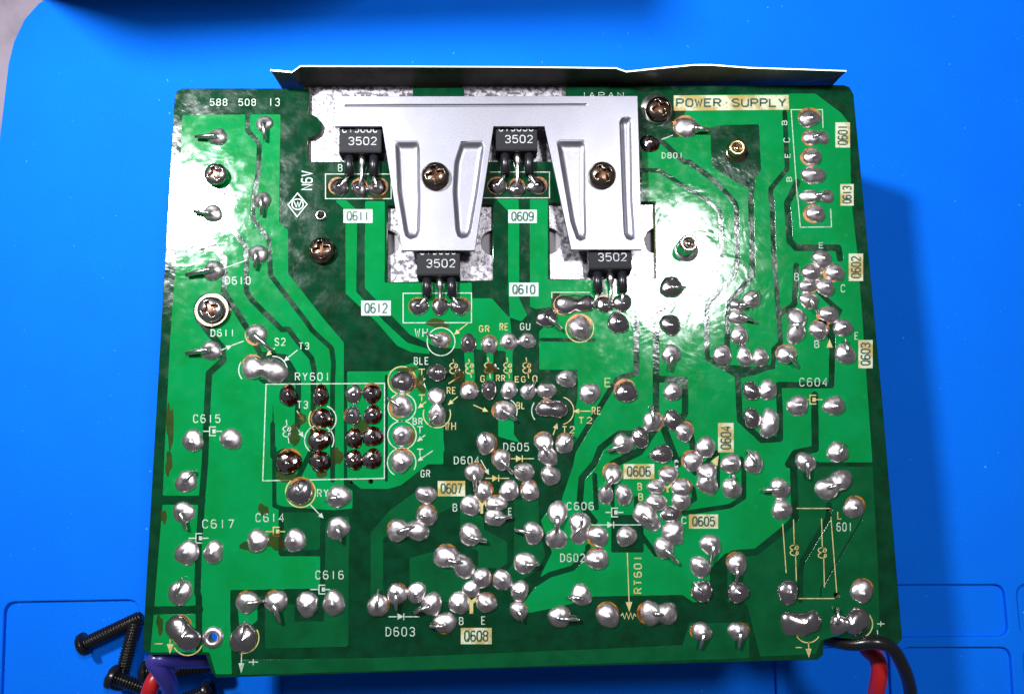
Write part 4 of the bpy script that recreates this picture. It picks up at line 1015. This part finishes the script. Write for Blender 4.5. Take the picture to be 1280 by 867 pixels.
# blind holes, closed from below by black cups added to make them look dark
for x, y, r in ((463.5, 601.5, 2.7), (439, 603, 2.1), (1046, 743, 3.7), (1037, 636, 3.3)):
    p = at(x, y); v, f = lathe([(r * MM_PX * 1.2, -1.0), (r * MM_PX * 1.2, -2.0), (0.01, -2.0)], 14)
    mesh_obj('added_dark_hole_cup', v, f, M['sleeve'], root, (p.x, p.y, BOARD_Z), True)
# eyelets
for x, y, ro, ri, m_ in ((266.5, 796, 12.5, 5.0, 'solder'), (401.5, 269.5, 7.5, 4.0, 'screw_bright')):
    p = at(x, y); ro *= MM_PX; ri *= MM_PX
    v, f = lathe([(ro, 0), (ro, 0.2), ((ro + ri) / 2, 0.6), (ri * 1.1, 0.45), (ri, 0.1), (ri, -1.7)], 28)
    mesh_obj('eyelet', v, f, M[m_], root, (p.x, p.y, BOARD_Z + 0.02), True)

# ------------------------------------------------------------------ loose screws on the mat
def machine_screw(head_px, tip_px, z0, z1, R, L_, label, hr=2.9):
    a = at_mat(*head_px, z0); b = at_mat(*tip_px, z1)
    d = (b - a); Ln = d.length if L_ is None else L_
    root_ = empty('machine_screw', (a.x, a.y, a.z))
    tag(root_, label, 'screw', 'loose black screws on the mat')
    root_.rotation_euler = d.to_track_quat('X', 'Z').to_euler()
    # head: dome facing -X
    V, F = phillips_mesh(hr, 1.9, rot=30)
    V = [(-z, y, x) for x, y, z in V]
    nb = len(V); 
    V2, F2 = lathe([(hr, 0.0), (hr * 0.97, -0.25), (R * 0.8, -0.3)], 96)
    V = V + [(-z, y, x) for x, y, z in V2]
    F = [tuple(reversed(q)) for q in F] + [tuple(reversed([nb + i for i in q])) for q in F2]
    h = mesh_obj('head', V, [tuple(q) for q in F], M['black_screw'], root_, None, True)
    # threaded shank (helical ridge)
    V, F = [], []; n = 20; pitch = 0.72; steps = int(Ln / pitch * 8)
    for i in range(steps + 1):
        x = Ln * i / steps
        for k in range(n):
            an = 2 * math.pi * k / n
            ph_ = (x / pitch - k / n) % 1.0
            r = R * (0.76 + 0.24 * min(1, 1.6 * (1 - abs(2 * ph_ - 1))))
            if x > Ln - 0.8: r *= 1 - 0.25 * (x - Ln + 0.8) / 0.8
            V.append((x, r * math.cos(an), r * math.sin(an)))
    for i in range(steps):
        for k in range(n):
            k2 = (k + 1) % n; F.append((i * n + k, i * n + k2, (i + 1) * n + k2, (i + 1) * n + k))
    F.append(tuple(reversed(range(n)))); F.append(tuple(range(steps * n, steps * n + n)))
    mesh_obj('shank', V, F, M['black_screw'], root_, None, True)
    return root_
machine_screw(c1('Q', 128, 562), c1('Q', 470, 400), 3.0, 3.2, 1.7, None, 'black screw at far left of the pile, its head farthest from the board')
machine_screw((150, 852), c1('Q', 432, 430), 3.4, 3.4, 1.7, None, 'black screw standing upright in the picture beside the board edge, tip pointing up')
machine_screw(c1('Q', 300, 765), c1('Q', 560, 860), 7.0, 5.0, 1.7, None, 'black screw with shiny round head at the front left of the pile')
machine_screw(c1('Q', 505, 735), c1('Q', 890, 690), 7.5, 8.0, 2.1, None, 'black screw lying under the purple and red cables, threads towards the board corner')
machine_screw(c1('Q', 860, 850), c1('Q', 640, 930), 3.2, 3.0, 1.7, None, 'black screw at the bottom edge right of the purple cable, only its head showing')

# ------------------------------------------------------------------ cables
def cable(name, pts, r, m, label):
    P = smooth_path(pts, 10)
    o0 = P[-1].copy(); o0.z = 0
    v, f = tube([p - o0 for p in P], r, 18)
    o = mesh_obj(name, v, f, M[m], None, o0, True)
    tag(o, label, 'cable')
    return o
def cp(k, x, y, z):
    p = at(*c1(k, x, y), z); return Vector((p.x, p.y, z + BOARD_Z))
cable('power_cable', [cp('Q', 900, 655, -12), cp('Q', 720, 660, -7), cp('Q', 600, 655, -3.5), cp('Q', 545, 665, -3), cp('Q', 580, 720, -4), cp('Q', 630, 800, -7), cp('Q', 645, 900, -12), cp('Q', 640, 1050, -20)], 1.75, 'purple',
      'purple cable bending out from under the lower left corner of the board')
cable('power_cable', [cp('Q', 660, 690, -20), cp('Q', 600, 720, -16), cp('Q', 548, 775, -13), cp('Q', 512, 860, -14), cp('Q', 480, 1000, -22)], 1.75, 'red', 'red cable beside the purple cable at the lower left corner of the board')
cable('power_cable', [cp('U', 380, 520, -9), cp('U', 480, 545, -5), cp('U', 600, 565, -1.5), cp('U', 740, 555, 0.5), cp('U', 840, 590, 0), cp('U', 905, 690, -2), cp('U', 945, 800, -5), cp('U', 960, 920, -9), cp('U', 965, 1060, -16)], 1.4, 'black_pvc',
      'black cable crossing over the red one at the lower right corner of the board')
cable('power_cable', [cp('U', 620, 480, -14), cp('U', 690, 590, -10), cp('U', 750, 650, -8), cp('U', 768, 720, -8), cp('U', 755, 820, -10), cp('U', 730, 950, -15), cp('U', 700, 1080, -22)], 1.75, 'red',
      'red cable hanging below the black cable at the lower right corner of the board')

# ------------------------------------------------------------------ dark equipment case just beyond the mat's far edge (throws the shadow at the top left)
a = at_mat(43, -8); b = at_mat(900, -42)
d = (b - a).normalized(); n2 = Vector((-d.y, d.x, 0))
ce = curve_slab('equipment_case', [[(0, 0), (d.x * 108, d.y * 108), (d.x * 108 + n2.x * 90, d.y * 108 + n2.y * 90), (n2.x * 90, n2.y * 90)]], 0.02, 116, M['case'], None, 1.0, (a.x, a.y, 0))
tag(ce, 'black equipment case throwing its shadow onto the top left of the mat', 'case')
